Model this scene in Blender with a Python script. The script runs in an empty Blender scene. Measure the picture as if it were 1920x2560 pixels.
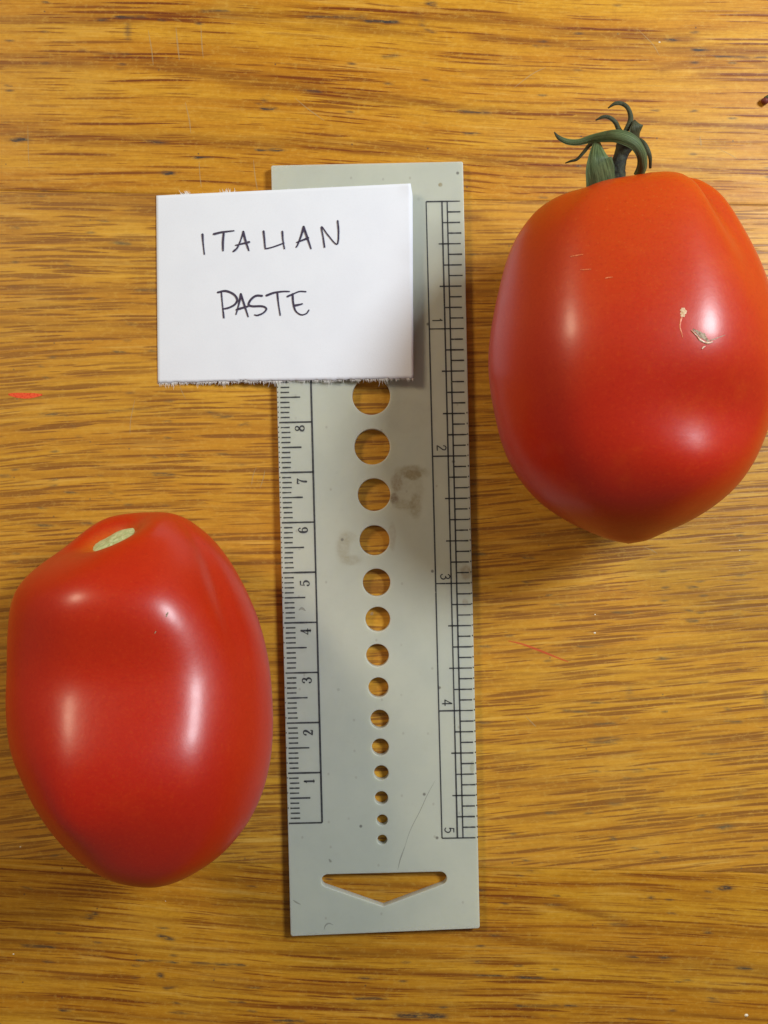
import bpy, bmesh, math, random
import numpy as np
from mathutils import Vector
from mathutils.bvhtree import BVHTree

random.seed(7)
rng = np.random.default_rng(11)
scene = bpy.context.scene
col = scene.collection
U = 0.01                                   # everything below is worked out in centimetres

# ------------------------------------------------------------------ camera, world, lamps, exposure
T = 0.17                                   # thickness of the plastic ruler (cm)
H = 17.17                                  # height of the lens above the wood (cm)
K = 125.2                                  # photograph pixels per cm on the ruler's face
F = K * (H - T)
cam_data = bpy.data.cameras.new('camera')
cam_data.sensor_fit = 'VERTICAL'
cam_data.sensor_height = 32.0
cam_data.lens = F / 2560.0 * 32.0
cam_data.clip_start = 0.005
cam_data.clip_end = 20.0
cam = bpy.data.objects.new('camera', cam_data)
cam.location = (0, 0, H * U)
col.objects.link(cam)
scene.camera = cam

world = bpy.data.worlds.new('World')
scene.world = world
world.use_nodes = True
bg = world.node_tree.nodes['Background']
bg.inputs['Color'].default_value = (1.0, 0.93, 0.80, 1)
bg.inputs['Strength'].default_value = 0.16

def area_lamp(name, az, el, dist, size, power, color):
    d = bpy.data.lights.new(name, 'AREA')
    d.shape = 'DISK'
    d.size = size
    d.energy = power
    d.color = color
    o = bpy.data.objects.new(name, d)
    v = Vector((math.cos(el) * math.cos(az), math.cos(el) * math.sin(az), math.sin(el)))
    o.location = v * dist
    o.rotation_euler = v.to_track_quat('Z', 'Y').to_euler()
    col.objects.link(o)
    return o
R = math.radians
area_lamp('cool_lamp', R(30), R(44), 0.38, 0.10, 1.42, (0.87, 0.94, 1.0))
area_lamp('warm_lamp', R(143), R(39), 0.60, 0.13, 1.36, (1.0, 0.80, 0.56))

scene.view_settings.view_transform = 'Standard'
scene.view_settings.look = 'None'
scene.view_settings.exposure = 0.0
scene.view_settings.gamma = 1.0

# ------------------------------------------------------------------ helpers
def P(px, py, z=0.0):
    """point of the place (cm) that stands at height z under photograph pixel (px, py)"""
    s = (H - z) / F
    return ((px - 960.0) * s, (1280.0 - py) * s, z)

def mesh_obj(name, verts, faces, mat=None, parent=None, origin=(0, 0, 0), smooth=False):
    v = (np.asarray(verts, dtype=float) - np.asarray(origin, dtype=float)) * U
    me = bpy.data.meshes.new(name)
    me.from_pydata([tuple(p) for p in v], [], [tuple(f) for f in faces])
    me.update()
    o = bpy.data.objects.new(name, me)
    col.objects.link(o)
    if mat:
        me.materials.append(mat)
    if smooth:
        me.polygons.foreach_set('use_smooth', [True] * len(me.polygons))
    if parent:
        o.parent = parent
    else:
        o.location = Vector(origin) * U
    return o

def thing(name, label, cat, loc, kind=None):
    o = bpy.data.objects.new(name, None)
    o.empty_display_size = 0.005
    o.location = Vector(loc) * U
    col.objects.link(o)
    if label:
        o['label'] = label
    if cat:
        o['category'] = cat
    if kind:
        o['kind'] = kind
    return o

class Geo:
    def __init__(s):
        s.v, s.f = [], []
    def ribbon(s, pts, widths, normal_z=True, cap=True):
        """flat strip along 3D points, in the plane of the table"""
        n = len(pts)
        P3 = np.asarray(pts, dtype=float)
        base = len(s.v)
        tang = np.gradient(P3, axis=0)
        for i in range(n):
            t = tang[i].copy(); t[2] = 0
            L = np.linalg.norm(t)
            t = t / L if L > 1e-9 else np.array([1., 0, 0])
            nrm = np.array([-t[1], t[0], 0])
            w = widths[i] * 0.5
            s.v.append(P3[i] + nrm * w)
            s.v.append(P3[i] - nrm * w)
        for i in range(n - 1):
            a = base + 2 * i
            s.f.append((a, a + 1, a + 3, a + 2))
        if cap:
            for end, sg in ((0, -1), (n - 1, 1)):
                t = tang[end].copy(); t[2] = 0
                t /= max(np.linalg.norm(t), 1e-9)
                nrm = np.array([-t[1], t[0], 0]); w = widths[end] * 0.5
                k0 = len(s.v)
                for k in range(1, 6):
                    a = math.pi * k / 6
                    s.v.append(P3[end] + (nrm * math.cos(a) + t * sg * math.sin(a)) * w)
                loop = [base + 2 * end] + list(range(k0, k0 + 5)) + [base + 2 * end + 1]
                s.f.append(tuple(loop) if sg < 0 else tuple(loop[::-1]))
    def build(s, name, mat, parent=None, origin=(0, 0, 0), smooth=False):
        return mesh_obj(name, s.v, s.f, mat, parent, origin, smooth)

def smooth_path(pts, n=16, ex=None):
    """Catmull-Rom through control points"""
    p = np.asarray(pts, dtype=float)
    if len(p) == 2:
        t = np.linspace(0, 1, max(3, n // 2))[:, None]
        return p[0] * (1 - t) + p[1] * t
    q = np.vstack([2 * p[0] - p[1], p, 2 * p[-1] - p[-2]])
    out = []
    for i in range(1, len(q) - 2):
        for t in np.linspace(0, 1, n, endpoint=False):
            a, b, c, d = q[i - 1], q[i], q[i + 1], q[i + 2]
            out.append(0.5 * (2 * b + (c - a) * t + (2 * a - 5 * b + 4 * c - d) * t * t + (3 * b - a - 3 * c + d) * t ** 3))
    out.append(p[-1])
    return np.array(out)

def resample(pts, n):
    p = np.asarray(pts, dtype=float)
    d = np.r_[0, np.cumsum(np.linalg.norm(np.diff(p, axis=0), axis=1))]
    t = np.linspace(0, d[-1], n)
    return np.stack([np.interp(t, d, p[:, k]) for k in range(p.shape[1])], axis=1)

# ---- node helpers
class N:
    def __init__(s, name):
        s.m = bpy.data.materials.new(name)
        s.m.use_nodes = True
        s.t = s.m.node_tree
        s.b = s.t.nodes['Principled BSDF']
    def new(s, typ, **kw):
        n = s.t.nodes.new(typ)
        for k, v in kw.items():
            setattr(n, k, v)
        return n
    def link(s, a, b):
        s.t.links.new(a, b)
    def put(s, sock, v):
        if hasattr(v, 'is_linked') or isinstance(v, bpy.types.NodeSocket):
            s.link(v, sock)
        else:
            sock.default_value = v
    def math(s, op, a, b=0.0, c=0.0, clamp=False):
        n = s.new('ShaderNodeMath', operation=op, use_clamp=clamp)
        s.put(n.inputs[0], a); s.put(n.inputs[1], b); s.put(n.inputs[2], c)
        return n.outputs[0]
    def mix(s, f, a, b, blend='MIX'):
        n = s.new('ShaderNodeMix', data_type='RGBA', blend_type=blend)
        s.put(n.inputs[0], f)
        s.put(n.inputs[6], a if isinstance(a, bpy.types.NodeSocket) else (*a, 1))
        s.put(n.inputs[7], b if isinstance(b, bpy.types.NodeSocket) else (*b, 1))
        return n.outputs[2]
    def ss(s, v, lo, hi, a=0.0, b=1.0):
        n = s.new('ShaderNodeMapRange', interpolation_type='SMOOTHSTEP')
        s.put(n.inputs[0], v); s.put(n.inputs[1], lo); s.put(n.inputs[2], hi); s.put(n.inputs[3], a); s.put(n.inputs[4], b)
        return n.outputs[0]
    def attr(s, name):
        return s.new('ShaderNodeAttribute', attribute_name=name).outputs['Fac']
    def coords(s, off=(0, 0, 0)):
        tc = s.new('ShaderNodeTexCoord')
        mp = s.new('ShaderNodeMapping')
        s.link(tc.outputs['Object'], mp.inputs[0])
        mp.inputs['Scale'].default_value = (100, 100, 100)
        mp.inputs['Location'].default_value = off
        return mp.outputs[0]
    def sep(s, v):
        n = s.new('ShaderNodeSeparateXYZ'); s.link(v, n.inputs[0])
        return n.outputs
    def comb(s, x, y, z=0.0):
        n = s.new('ShaderNodeCombineXYZ')
        s.put(n.inputs[0], x); s.put(n.inputs[1], y); s.put(n.inputs[2], z)
        return n.outputs[0]
    def noise(s, v, scale=1.0, detail=3.0, rough=0.55, out=0, dist=0.0):
        n = s.new('ShaderNodeTexNoise')
        s.link(v, n.inputs['Vector'])
        n.inputs['Scale'].default_value = scale; n.inputs['Detail'].default_value = detail
        n.inputs['Roughness'].default_value = rough; n.inputs['Distortion'].default_value = dist
        return n.outputs[out]
    def voro(s, v, scale=1.0, rnd=1.0):
        n = s.new('ShaderNodeTexVoronoi')
        n.voronoi_dimensions = '2D'
        s.link(v, n.inputs['Vector'])
        n.inputs['Scale'].default_value = scale
        n.inputs['Randomness'].default_value = rnd
        return n.outputs['Distance'], n.outputs['Color']
    def bump(s, h, strength=0.3, dist=0.0002):
        n = s.new('ShaderNodeBump')
        n.inputs['Strength'].default_value = strength; n.inputs['Distance'].default_value = dist
        s.link(h, n.inputs['Height'])
        s.link(n.outputs[0], s.b.inputs['Normal'])
        return n
    def base(s, c):
        s.put(s.b.inputs['Base Color'], c if isinstance(c, bpy.types.NodeSocket) else (*c, 1))
    def set(s, **kw):
        for k, v in kw.items():
            s.put(s.b.inputs[k.replace('_', ' ')], v)

def plain(name, c, rough=0.6, **kw):
    n = N(name); n.base(c); n.set(Roughness=rough, **kw)
    return n.m

# ------------------------------------------------------------------ oak table top: three glued boards
def oak(name, seed):
    STK = (0.7, 1.0, 0.85)[seed - 1]
    PORES = (((0.22, 9.0, 0.04, 0.20, 0.9, 0.02), (0.36, 12.0, 0.05, 0.21, 0.8, 0.0), (0.75, 18.0, 0.05, 0.20, 0.6, 0.0)),
             ((0.28, 8.0, 0.06, 0.22, 0.95, 0.018), (0.36, 10.5, 0.06, 0.23, 0.95, 0.0), (0.19, 6.8, 0.04, 0.17, 0.95, 0.012), (0.6, 15.0, 0.06, 0.22, 0.75, 0.02), (0.42, 10.0, 0.05, 0.22, 0.9, 0.03)),
             ((0.25, 10.0, 0.04, 0.20, 0.9, 0.0), (0.38, 14.0, 0.06, 0.21, 0.8, 0.0), (0.18, 9.0, 0.03, 0.17, 0.85, 0.01), (0.75, 20.0, 0.05, 0.20, 0.6, 0.0)))[seed - 1]
    n = N(name)
    x, y, z = n.sep(n.coords())
    gy = n.attr('grain'); band = n.attr('band'); ink = n.attr('ink')
    sx = n.math('ADD', x, seed * 13.7)
    # slow waviness of the fibres
    wv = n.noise(n.comb(n.math('MULTIPLY', sx, 0.22), n.math('MULTIPLY', gy, 0.5)), 1.0, 2.0)
    g2 = n.math('ADD', gy, n.math('MULTIPLY', n.math('SUBTRACT', wv, 0.5), 0.16))
    # broad tone
    tone = n.noise(n.comb(n.math('MULTIPLY', sx, 0.10), n.math('MULTIPLY', g2, 1.3)), 1.0, 3.0, 0.6)
    streak = n.noise(n.comb(n.math('MULTIPLY', sx, 0.33), n.math('MULTIPLY', g2, 7.0)), 1.0, 3.0, 0.6)
    fine = n.noise(n.comb(n.math('MULTIPLY', sx, 1.3), n.math('MULTIPLY', g2, 32.0)), 1.0, 3.0, 0.65)
    c = n.mix(n.ss(tone, 0.3, 0.72), (0.655, 0.332, 0.021), (0.52, 0.208, 0.009))
    c = n.mix(n.ss(streak, 0.46, 0.78, 0.0, STK), c, (0.31, 0.098, 0.005))
    c = n.mix(n.ss(streak, 0.47, 0.22, 0.0, (0.6, 0.9, 0.7)[seed - 1]), c, (0.75, 0.445, 0.09))
    # dark bands of the growth rings, broken up along the grain
    bn = n.noise(n.comb(n.math('MULTIPLY', sx, 0.45), n.math('MULTIPLY', g2, 13.0)), 1.0, 4.0, 0.7)
    bf = n.math('MULTIPLY', n.math('MULTIPLY', band, 1.9, clamp=True), n.ss(bn, 0.34, 0.62, 0.30, 1.0), clamp=True)
    c = n.mix(n.math('MULTIPLY', bf, 0.92), c, (0.235, 0.076, 0.005))
    c = n.mix(n.ss(fine, 0.42, 0.75, 0.0, 0.45), c, (0.29, 0.110, 0.007))
    # open pores: short tapered dashes, several sizes
    pores = None; halo = None
    for k, (kx, ky, r0, r1, amt, slope) in enumerate(PORES):
        yy = n.math('SUBTRACT', g2, n.math('MULTIPLY', x, slope))
        jit = n.noise(n.comb(n.math('MULTIPLY', sx, 0.9), n.math('MULTIPLY', yy, 5.0), k * 3.1 + seed), 1.0, 2.0)
        yy = n.math('ADD', yy, n.math('MULTIPLY', n.math('SUBTRACT', jit, 0.5), 0.04))
        d, cc = n.voro(n.comb(n.math('ADD', n.math('MULTIPLY', sx, kx), k * 5.3), n.math('MULTIPLY', yy, ky)))
        r_, g_, b_ = n.sep(cc)
        # each dash has its own weight; more and deeper where the band is dark
        wgt = n.ss(n.math('ADD', r_, n.math('MULTIPLY', band, 0.3)), (0.30, 0.12, 0.28)[seed - 1], (1.0, 0.8, 1.0)[seed - 1], 0.0, 1.0)
        rad = n.math('ADD', r0 * 1.2, n.math('MULTIPLY', g_, (r1 - r0 + 0.06) * 1.3))
        m = n.math('MULTIPLY', n.ss(n.math('DIVIDE', d, rad), 0.65, 1.05, 1.0, 0.0), n.math('MULTIPLY', wgt, amt))
        pores = m if pores is None else n.math('MAXIMUM', pores, m)
        q = n.math('MULTIPLY', n.ss(n.math('DIVIDE', d, rad), 0.6, 2.3, 1.0, 0.0), n.math('MULTIPLY', wgt, amt))
        halo = q if halo is None else n.math('MAXIMUM', halo, q)
    c = n.mix(n.math('MULTIPLY', halo, (0.6, 0.42, 0.6)[seed - 1]), c, (0.36, 0.118, 0.005))
    c = n.mix(pores, c, (0.150, 0.027, 0.003))
    # ink and grime worked into the pores
    d, cc = n.voro(n.comb(n.math('MULTIPLY', sx, 1.3), n.math('MULTIPLY', g2, 4.6), 0))
    r_, g_, b_ = n.sep(cc)
    spot = n.math('MULTIPLY', n.ss(d, 0.02, 0.20, 1.0, 0.0), n.ss(r_, 0.86, 0.93, 0.0, 0.75))
    brk = n.noise(n.comb(n.math('MULTIPLY', sx, 4.0), n.math('MULTIPLY', g2, 22.0)), 1.0, 2.0)
    inkf = n.math('MULTIPLY', n.math('ADD', n.math('MULTIPLY', ink, 1.6), spot, clamp=True), n.ss(brk, 0.3, 0.55, 0.15, 1.0))
    c = n.mix(inkf, c, (0.045, 0.036, 0.034))
    # pin-head specks of dirt and pale dust
    d, cc = n.voro(n.comb(n.math('MULTIPLY', sx, 1.3), n.math('MULTIPLY', y, 1.3)))
    r_, g_, b_ = n.sep(cc)
    c = n.mix(n.math('MULTIPLY', n.ss(d, 0.010, 0.034, 0.75, 0.0), n.ss(r_, 0.86, 0.92)), c, (0.07, 0.045, 0.035))
    # worn pale haze of fine scuffs in the varnish
    sc = n.noise(n.comb(n.math('MULTIPLY', sx, 0.6), n.math('MULTIPLY', y, 0.5), 4.0), 1.0, 4.0)
    c = n.mix(n.ss(sc, 0.52, 0.75, 0.0, 0.10), c, (0.66, 0.47, 0.11))
    fl = n.noise(n.comb(n.math('MULTIPLY', sx, 9.0), n.math('MULTIPLY', y, 15.0), 1.5), 1.0, 3.0, 0.7)
    c = n.mix(n.ss(fl, 0.5, 0.72, 0.0, 0.22), c, (0.22, 0.085, 0.008))
    c = n.mix(n.ss(fl, 0.5, 0.30, 0.0, 0.20), c, (0.74, 0.48, 0.10))
    if seed == 2:
        c = n.mix(0.18, c, (0.76, 0.44, 0.08))
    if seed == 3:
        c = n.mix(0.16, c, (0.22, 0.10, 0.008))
    n.base(c)
    rr = n.noise(n.comb(n.math('MULTIPLY', sx, 1.5), n.math('MULTIPLY', g2, 8.0), 2.0), 1.0, 3.0)
    n.set(Roughness=n.math('ADD', n.math('MULTIPLY', rr, 0.2), 0.36))
    n.set(Specular_IOR_Level=0.26)
    hh = n.math('SUBTRACT', n.math('MULTIPLY', fine, 0.25), pores)
    n.bump(hh, 0.25, 0.00012)
    return n.m

def crop(ox, oy, sc, pts):
    return [(ox + a / sc, oy + b / sc) for a, b in pts]
BANDS = []                                  # (polyline in photograph pixels, half width px, strength)
def B(c, pts, hw, s):
    BANDS.append((crop(*c, pts), hw / c[2], s))
cA = (0, 0, 1.728); cB = (960, 0, 1.728); cC = (0, 400, 2.37); cD = (0, 850, 2.37); cE = (1180, 1300, 2.242); cF = (1180, 1800, 2.242); cG = (0, 2100, 1.728)
B(cA, [(-200, 90), (200, 88), (400, 85), (560, 80), (700, 70), (900, 55), (1050, 65), (1250, 75), (1400, 75), (1659, 92)], 26, .6)
B(cA, [(1380, 100), (1500, 110), (1659, 140), (1800, 150)], 22, .5)
B(cA, [(-200, 268), (300, 262), (600, 265), (750, 290), (900, 312), (1050, 332), (1250, 355), (1340, 362)], 30, .8)
B(cA, [(1000, 345), (1250, 365), (1400, 400), (1550, 410), (1700, 430)], 24, .6)
B(cA, [(-200, 550), (150, 575), (350, 600), (600, 605), (750, 600), (1000, 620), (1200, 622), (1450, 628), (1800, 650)], 32, .6)
B(cA, [(-200, 790), (200, 830), (500, 850), (700, 845)], 14, .5)
B(cB, [(-80, 85), (150, 68), (350, 75), (500, 85), (700, 120), (900, 140), (1150, 160), (1300, 172)], 28, .6)
B(cB, [(400, 160), (650, 180), (900, 203), (1100, 212), (1350, 216), (1700, 225)], 18, .55)
B(cB, [(1200, 300), (1380, 250), (1520, 232), (1659, 290)], 20, .4)
B(cB, [(1380, 320), (1600, 330), (1900, 350)], 14, .5)
B(cB, [(-200, 420), (0, 430), (200, 450), (400, 482), (600, 482), (800, 500), (1000, 512), (1200, 525), (1400, 540), (1900, 560)], 20, .6)
B(cB, [(-100, 640), (200, 655), (400, 690), (600, 710), (740, 722), (1000, 745)], 26, .6)
B(cB, [(1160, 715), (1400, 735), (1900, 745)], 14, .5)
B(cC, [(-300, 220), (250, 240), (600, 258), (950, 265), (1500, 290), (2800, 330)], 34, .6)
B(cC, [(-300, 330), (300, 370), (600, 352), (950, 362)], 10, .55)
B(cC, [(-300, 450), (400, 470), (700, 492), (950, 522)], 15, .65)
B(cC, [(-300, 575), (350, 600), (700, 612), (950, 622)], 12, .5)
B(cC, [(-300, 745), (300, 765), (950, 772), (2000, 790), (2900, 780)], 26, .6)
B(cC, [(-300, 850), (500, 866), (950, 860)], 15, .4)
B(cC, [(-300, 955), (400, 982), (750, 975), (950, 992), (2000, 985), (2900, 960)], 26, .6)
B(cC, [(-300, 1050), (500, 1062), (950, 1042)], 9, .5)
B(cD, [(-300, 475), (300, 442), (600, 428), (900, 410), (1250, 425), (1600, 445)], 10, .5)
B(cD, [(350, 610), (750, 600), (1100, 580)], 8, .5)
B(cD, [(550, 692), (1000, 690), (1650, 668)], 9, .5)
B(cD, [(400, 812), (1000, 792), (1250, 762), (1650, 770)], 8, .5)
B(cD, [(-300, 915), (450, 905), (1000, 890), (1300, 896)], 9, .5)
B(cD, [(-300, 1002), (300, 1000), (1000, 990), (1500, 1000)], 9, .4)
B(cD, [(200, 1092), (520, 1085)], 16, .6)
for yy, hw, st in ((60, 14, .4), (190, 14, .5), (290, 12, .4), (430, 10, .5), (520, 9, .5), (610, 12, .5), (735, 16, .5), (860, 14, .4), (925, 14, .4), (1015, 9, .3), (1145, 16, .45)):
    B(cE, [(-120, yy + 12), (400, yy + 4), (900, yy - 6), (1800, yy - 22)], hw, st)
for yy, hw, st in ((115, 14, .5), (205, 12, .5), (350, 10, .4), (470, 12, .4), (545, 9, .35), (655, 10, .4), (790, 12, .5)):
    B(cF, [(-120, yy + 14), (400, yy + 6), (900, yy - 8), (1800, yy - 26)], hw, st)
B(cF, [(-200, 975), (40, 985), (200, 1000), (450, 1035), (650, 1075), (800, 1112), (900, 1150), (1100, 1175), (1400, 1195), (1900, 1215)], 20, .65)
B(cF, [(-400, 1150), (0, 1190), (300, 1240), (550, 1285), (750, 1322), (1000, 1356), (1250, 1372), (1450, 1385), (1900, 1440)], 38, .5)
B(cF, [(-400, 1420), (20, 1437), (300, 1446), (450, 1452), (900, 1490), (1900, 1540)], 14, .5)
B(cF, [(-1000, 1590), (0, 1600), (300, 1602), (600, 1612), (900, 1626), (1200, 1650), (1900, 1700)], 12, .6)
for yy, hw, st in ((60, 16, .3), (150, 10, .4), (240, 14, .4), (330, 18, .4), (455, 12, .5), (530, 9, .5), (600, 18, .4), (690, 14, .5), (760, 12, .4)):
    B(cG, [(-200, yy - 20), (400, yy), (900, yy + 22), (1500, yy + 34), (2300, yy + 70)], hw, st)
INKS = []
def I(c, x0, y0, x1, y1, hw, s):
    INKS.append((crop(*c, [(x0, y0), (x1, y1)]), hw / c[2], s))
for a in ((60, 608, 105, 600, 9, .9), (500, 75, 620, 72, 6, .5), (880, 48, 970, 46, 5, .6), (1330, 72, 1560, 75, 7, .5), (1580, 92, 1700, 92, 6, .8), (1140, 470, 1165, 470, 6, .9), (1320, 392, 1380, 396, 6, .6), (1120, 648, 1220, 648, 5, .8), (640, 612, 700, 615, 8, .5), (550, 100, 553, 175, 2.5, .35), (463, 745, 463, 790, 3, .7), (722, 748, 732, 748, 9, 1.), (430, 86, 450, 86, 6, .7), (850, 680, 900, 682, 4, .7), (1120, 450, 1165, 412, 3, .5), (410, 228, 560, 232, 4, .4)):
    I(cA, *a)
for a in ((200, 5, 210, 20, 12, .6), (150, 60, 160, 110, 10, .4), (195, 130, 210, 140, 6, .5), (0, 95, 60, 95, 5, .8), (1350, 216, 1375, 216, 8, .8), (1235, 173, 1255, 173, 6, .8), (330, 482, 440, 486, 8, .6), (360, 576, 390, 576, 6, .7), (0, 245, 50, 240, 8, .4), (650, 200, 700, 200, 4, .6), (1440, 245, 1659, 246, 4, .6)):
    I(cB, *a)
for a in ((680, 490, 750, 496, 9, .9), (390, 618, 420, 618, 6, .7), (830, 770, 915, 772, 10, .5), (590, 365, 640, 362, 6, .6), (636, 70, 636, 165, 3, .6), (230, 212, 260, 212, 6, .6)):
    I(cC, *a)
for a in ((260, 440, 350, 438, 8, .8), (680, 70, 720, 68, 6, .8), (620, 422, 900, 405, 5, .4), (1230, 427, 1260, 427, 6, .8), (1290, 452, 1350, 452, 11, .7), (1290, 676, 1350, 676, 6, .5), (920, 795, 1010, 794, 10, .8), (900, 694, 920, 694, 5, .8), (1075, 684, 1100, 684, 5, .8), (0, 805, 35, 806, 9, .7), (400, 904, 435, 904, 5, .7), (240, 997, 260, 997, 5, .8), (235, 1098, 290, 1100, 9, .7), (490, 1085, 525, 1083, 8, .7), (870, 64, 915, 66, 6, .7), (210, 92, 290, 260, 3, .5), (400, 450, 470, 580, 3, .35), (550, 730, 640, 880, 3, .35), (655, 905, 700, 960, 3, .5), (1465, 490, 1475, 525, 4, .4)):
    I(cD, *a)
for a in ((300, 212, 335, 212, 7, .8), (20, 190, 60, 190, 8, .9), (375, 76, 400, 76, 6, .7), (470, 476, 500, 476, 8, .6), (800, 518, 890, 516, 6, .8), (1215, 378, 1255, 376, 6, .8), (1230, 565, 1250, 563, 9, 1.), (1210, 506, 1218, 506, 7, .8), (1055, 777, 1075, 776, 9, 1.), (600, 710, 720, 706, 5, .6), (520, 1068, 640, 1078, 6, .7), (650, 1026, 720, 1022, 6, .7), (870, 1000, 1090, 998, 5, .4), (1440, 1132, 1500, 1130, 7, .8), (700, 1145, 780, 1140, 7, .6), (1645, 960, 1659, 1100, 7, .45), (50, 710, 85, 708, 7, .6), (300, 350, 320, 346, 6, .7), (1150, 708, 1200, 706, 5, .5), (50, 1135, 80, 1135, 6, .7), (870, 830, 885, 1000, 4, .3), (1425, 1052, 1435, 1060, 6, .7), (1480, 835, 1492, 835, 6, .5)):
    I(cE, *a)
for a in ((670, 128, 800, 128, 6, .7), (720, 108, 800, 105, 14, .5), (1300, 192, 1380, 190, 7, .7), (900, 284, 935, 283, 6, .9), (1010, 275, 1025, 275, 5, .8), (680, 286, 700, 286, 6, .8), (420, 521, 470, 521, 6, .8), (780, 470, 830, 470, 8, .6), (1405, 600, 1430, 596, 14, .95), (1405, 944, 1432, 940, 13, 1.), (1000, 998, 1006, 994, 7, .8), (930, 1002, 936, 1002, 5, .5), (790, 660, 794, 672, 6, .7), (170, 1028, 195, 1030, 6, .7), (430, 1034, 500, 1038, 6, .6), (800, 1145, 845, 1148, 9, .5), (1060, 1334, 1110, 1334, 7, .8), (890, 1328, 915, 1328, 6, .7), (260, 1442, 380, 1446, 7, 1.), (30, 1434, 170, 1432, 5, .7), (1500, 1390, 1550, 1392, 8, .9), (1160, 1466, 1220, 1458, 6, .6), (1350, 1576, 1360, 1576, 6, .8), (270, 1603, 600, 1602, 5, .7), (320, 845, 345, 850, 6, .5), (300, 787, 315, 787, 7, .6), (900, 717, 925, 717, 7, .6), (1035, 740, 1040, 750, 5, .5), (1650, 720, 1700, 720, 10, .6), (590, 475, 625, 475, 5, .6), (110, 1210, 140, 1210, 5, .7)):
    I(cF, *a)
for a in ((385, 335, 405, 318, 8, .8), (700, 415, 730, 428, 9, .8), (690, 380, 710, 380, 5, .7), (110, 457, 230, 462, 6, .8), (600, 520, 740, 526, 4, .8), (840, 532, 1050, 540, 4, .95), (690, 590, 710, 550, 6, .8), (720, 640, 745, 636, 7, .6), (265, 735, 285, 735, 5, 1.), (1540, 685, 1650, 684, 5, .8), (1570, 598, 1585, 598, 7, .5), (995, 698, 1045, 700, 4, .6), (750, 745, 800, 748, 6, .6), (1190, 780, 1310, 782, 6, .6), (205, 525, 212, 527, 5, .8), (915, 250, 925, 280, 4, .4), (1060, 635, 1130, 640, 4, .5), (100, 205, 130, 208, 4, .6)):
    I(cG, *a)
I((960, 2200, 1.728), 80, 585, 240, 588, 13, .9)

def seg_field(px, py, items, out):
    for pl, hw, st in items:
        pl = np.asarray(pl)
        x0, x1 = pl[:, 0].min(), pl[:, 0].max()
        y0, y1 = pl[:, 1].min() - hw * 3, pl[:, 1].max() + hw * 3
        m = (px > x0 - hw * 6 - 20) & (px < x1 + hw * 6 + 20) & (py > y0) & (py < y1)
        if not m.any():
            continue
        qx, qy = px[m], py[m]
        best = np.full(qx.shape, 9.0)
        for (ax, ay), (bx, by) in zip(pl[:-1], pl[1:]):
            dx, dy = bx - ax, by - ay
            t = np.clip(((qx - ax) * dx + (qy - ay) * dy) / (dx * dx + dy * dy + 1e-9), 0, 1)
            ex = (qx - ax - t * dx) / (1 if abs(dy) > abs(dx) else 2.5); ey = qy - ay - t * dy
            best = np.minimum(best, np.sqrt(ex * ex + ey * ey) / hw)
        v = st * np.exp(-(best / 0.9) ** 2)
        out[m] = 1 - (1 - out[m]) * (1 - v)

table = thing('table_top', None, None, (0, 0, 0), 'structure')
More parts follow.
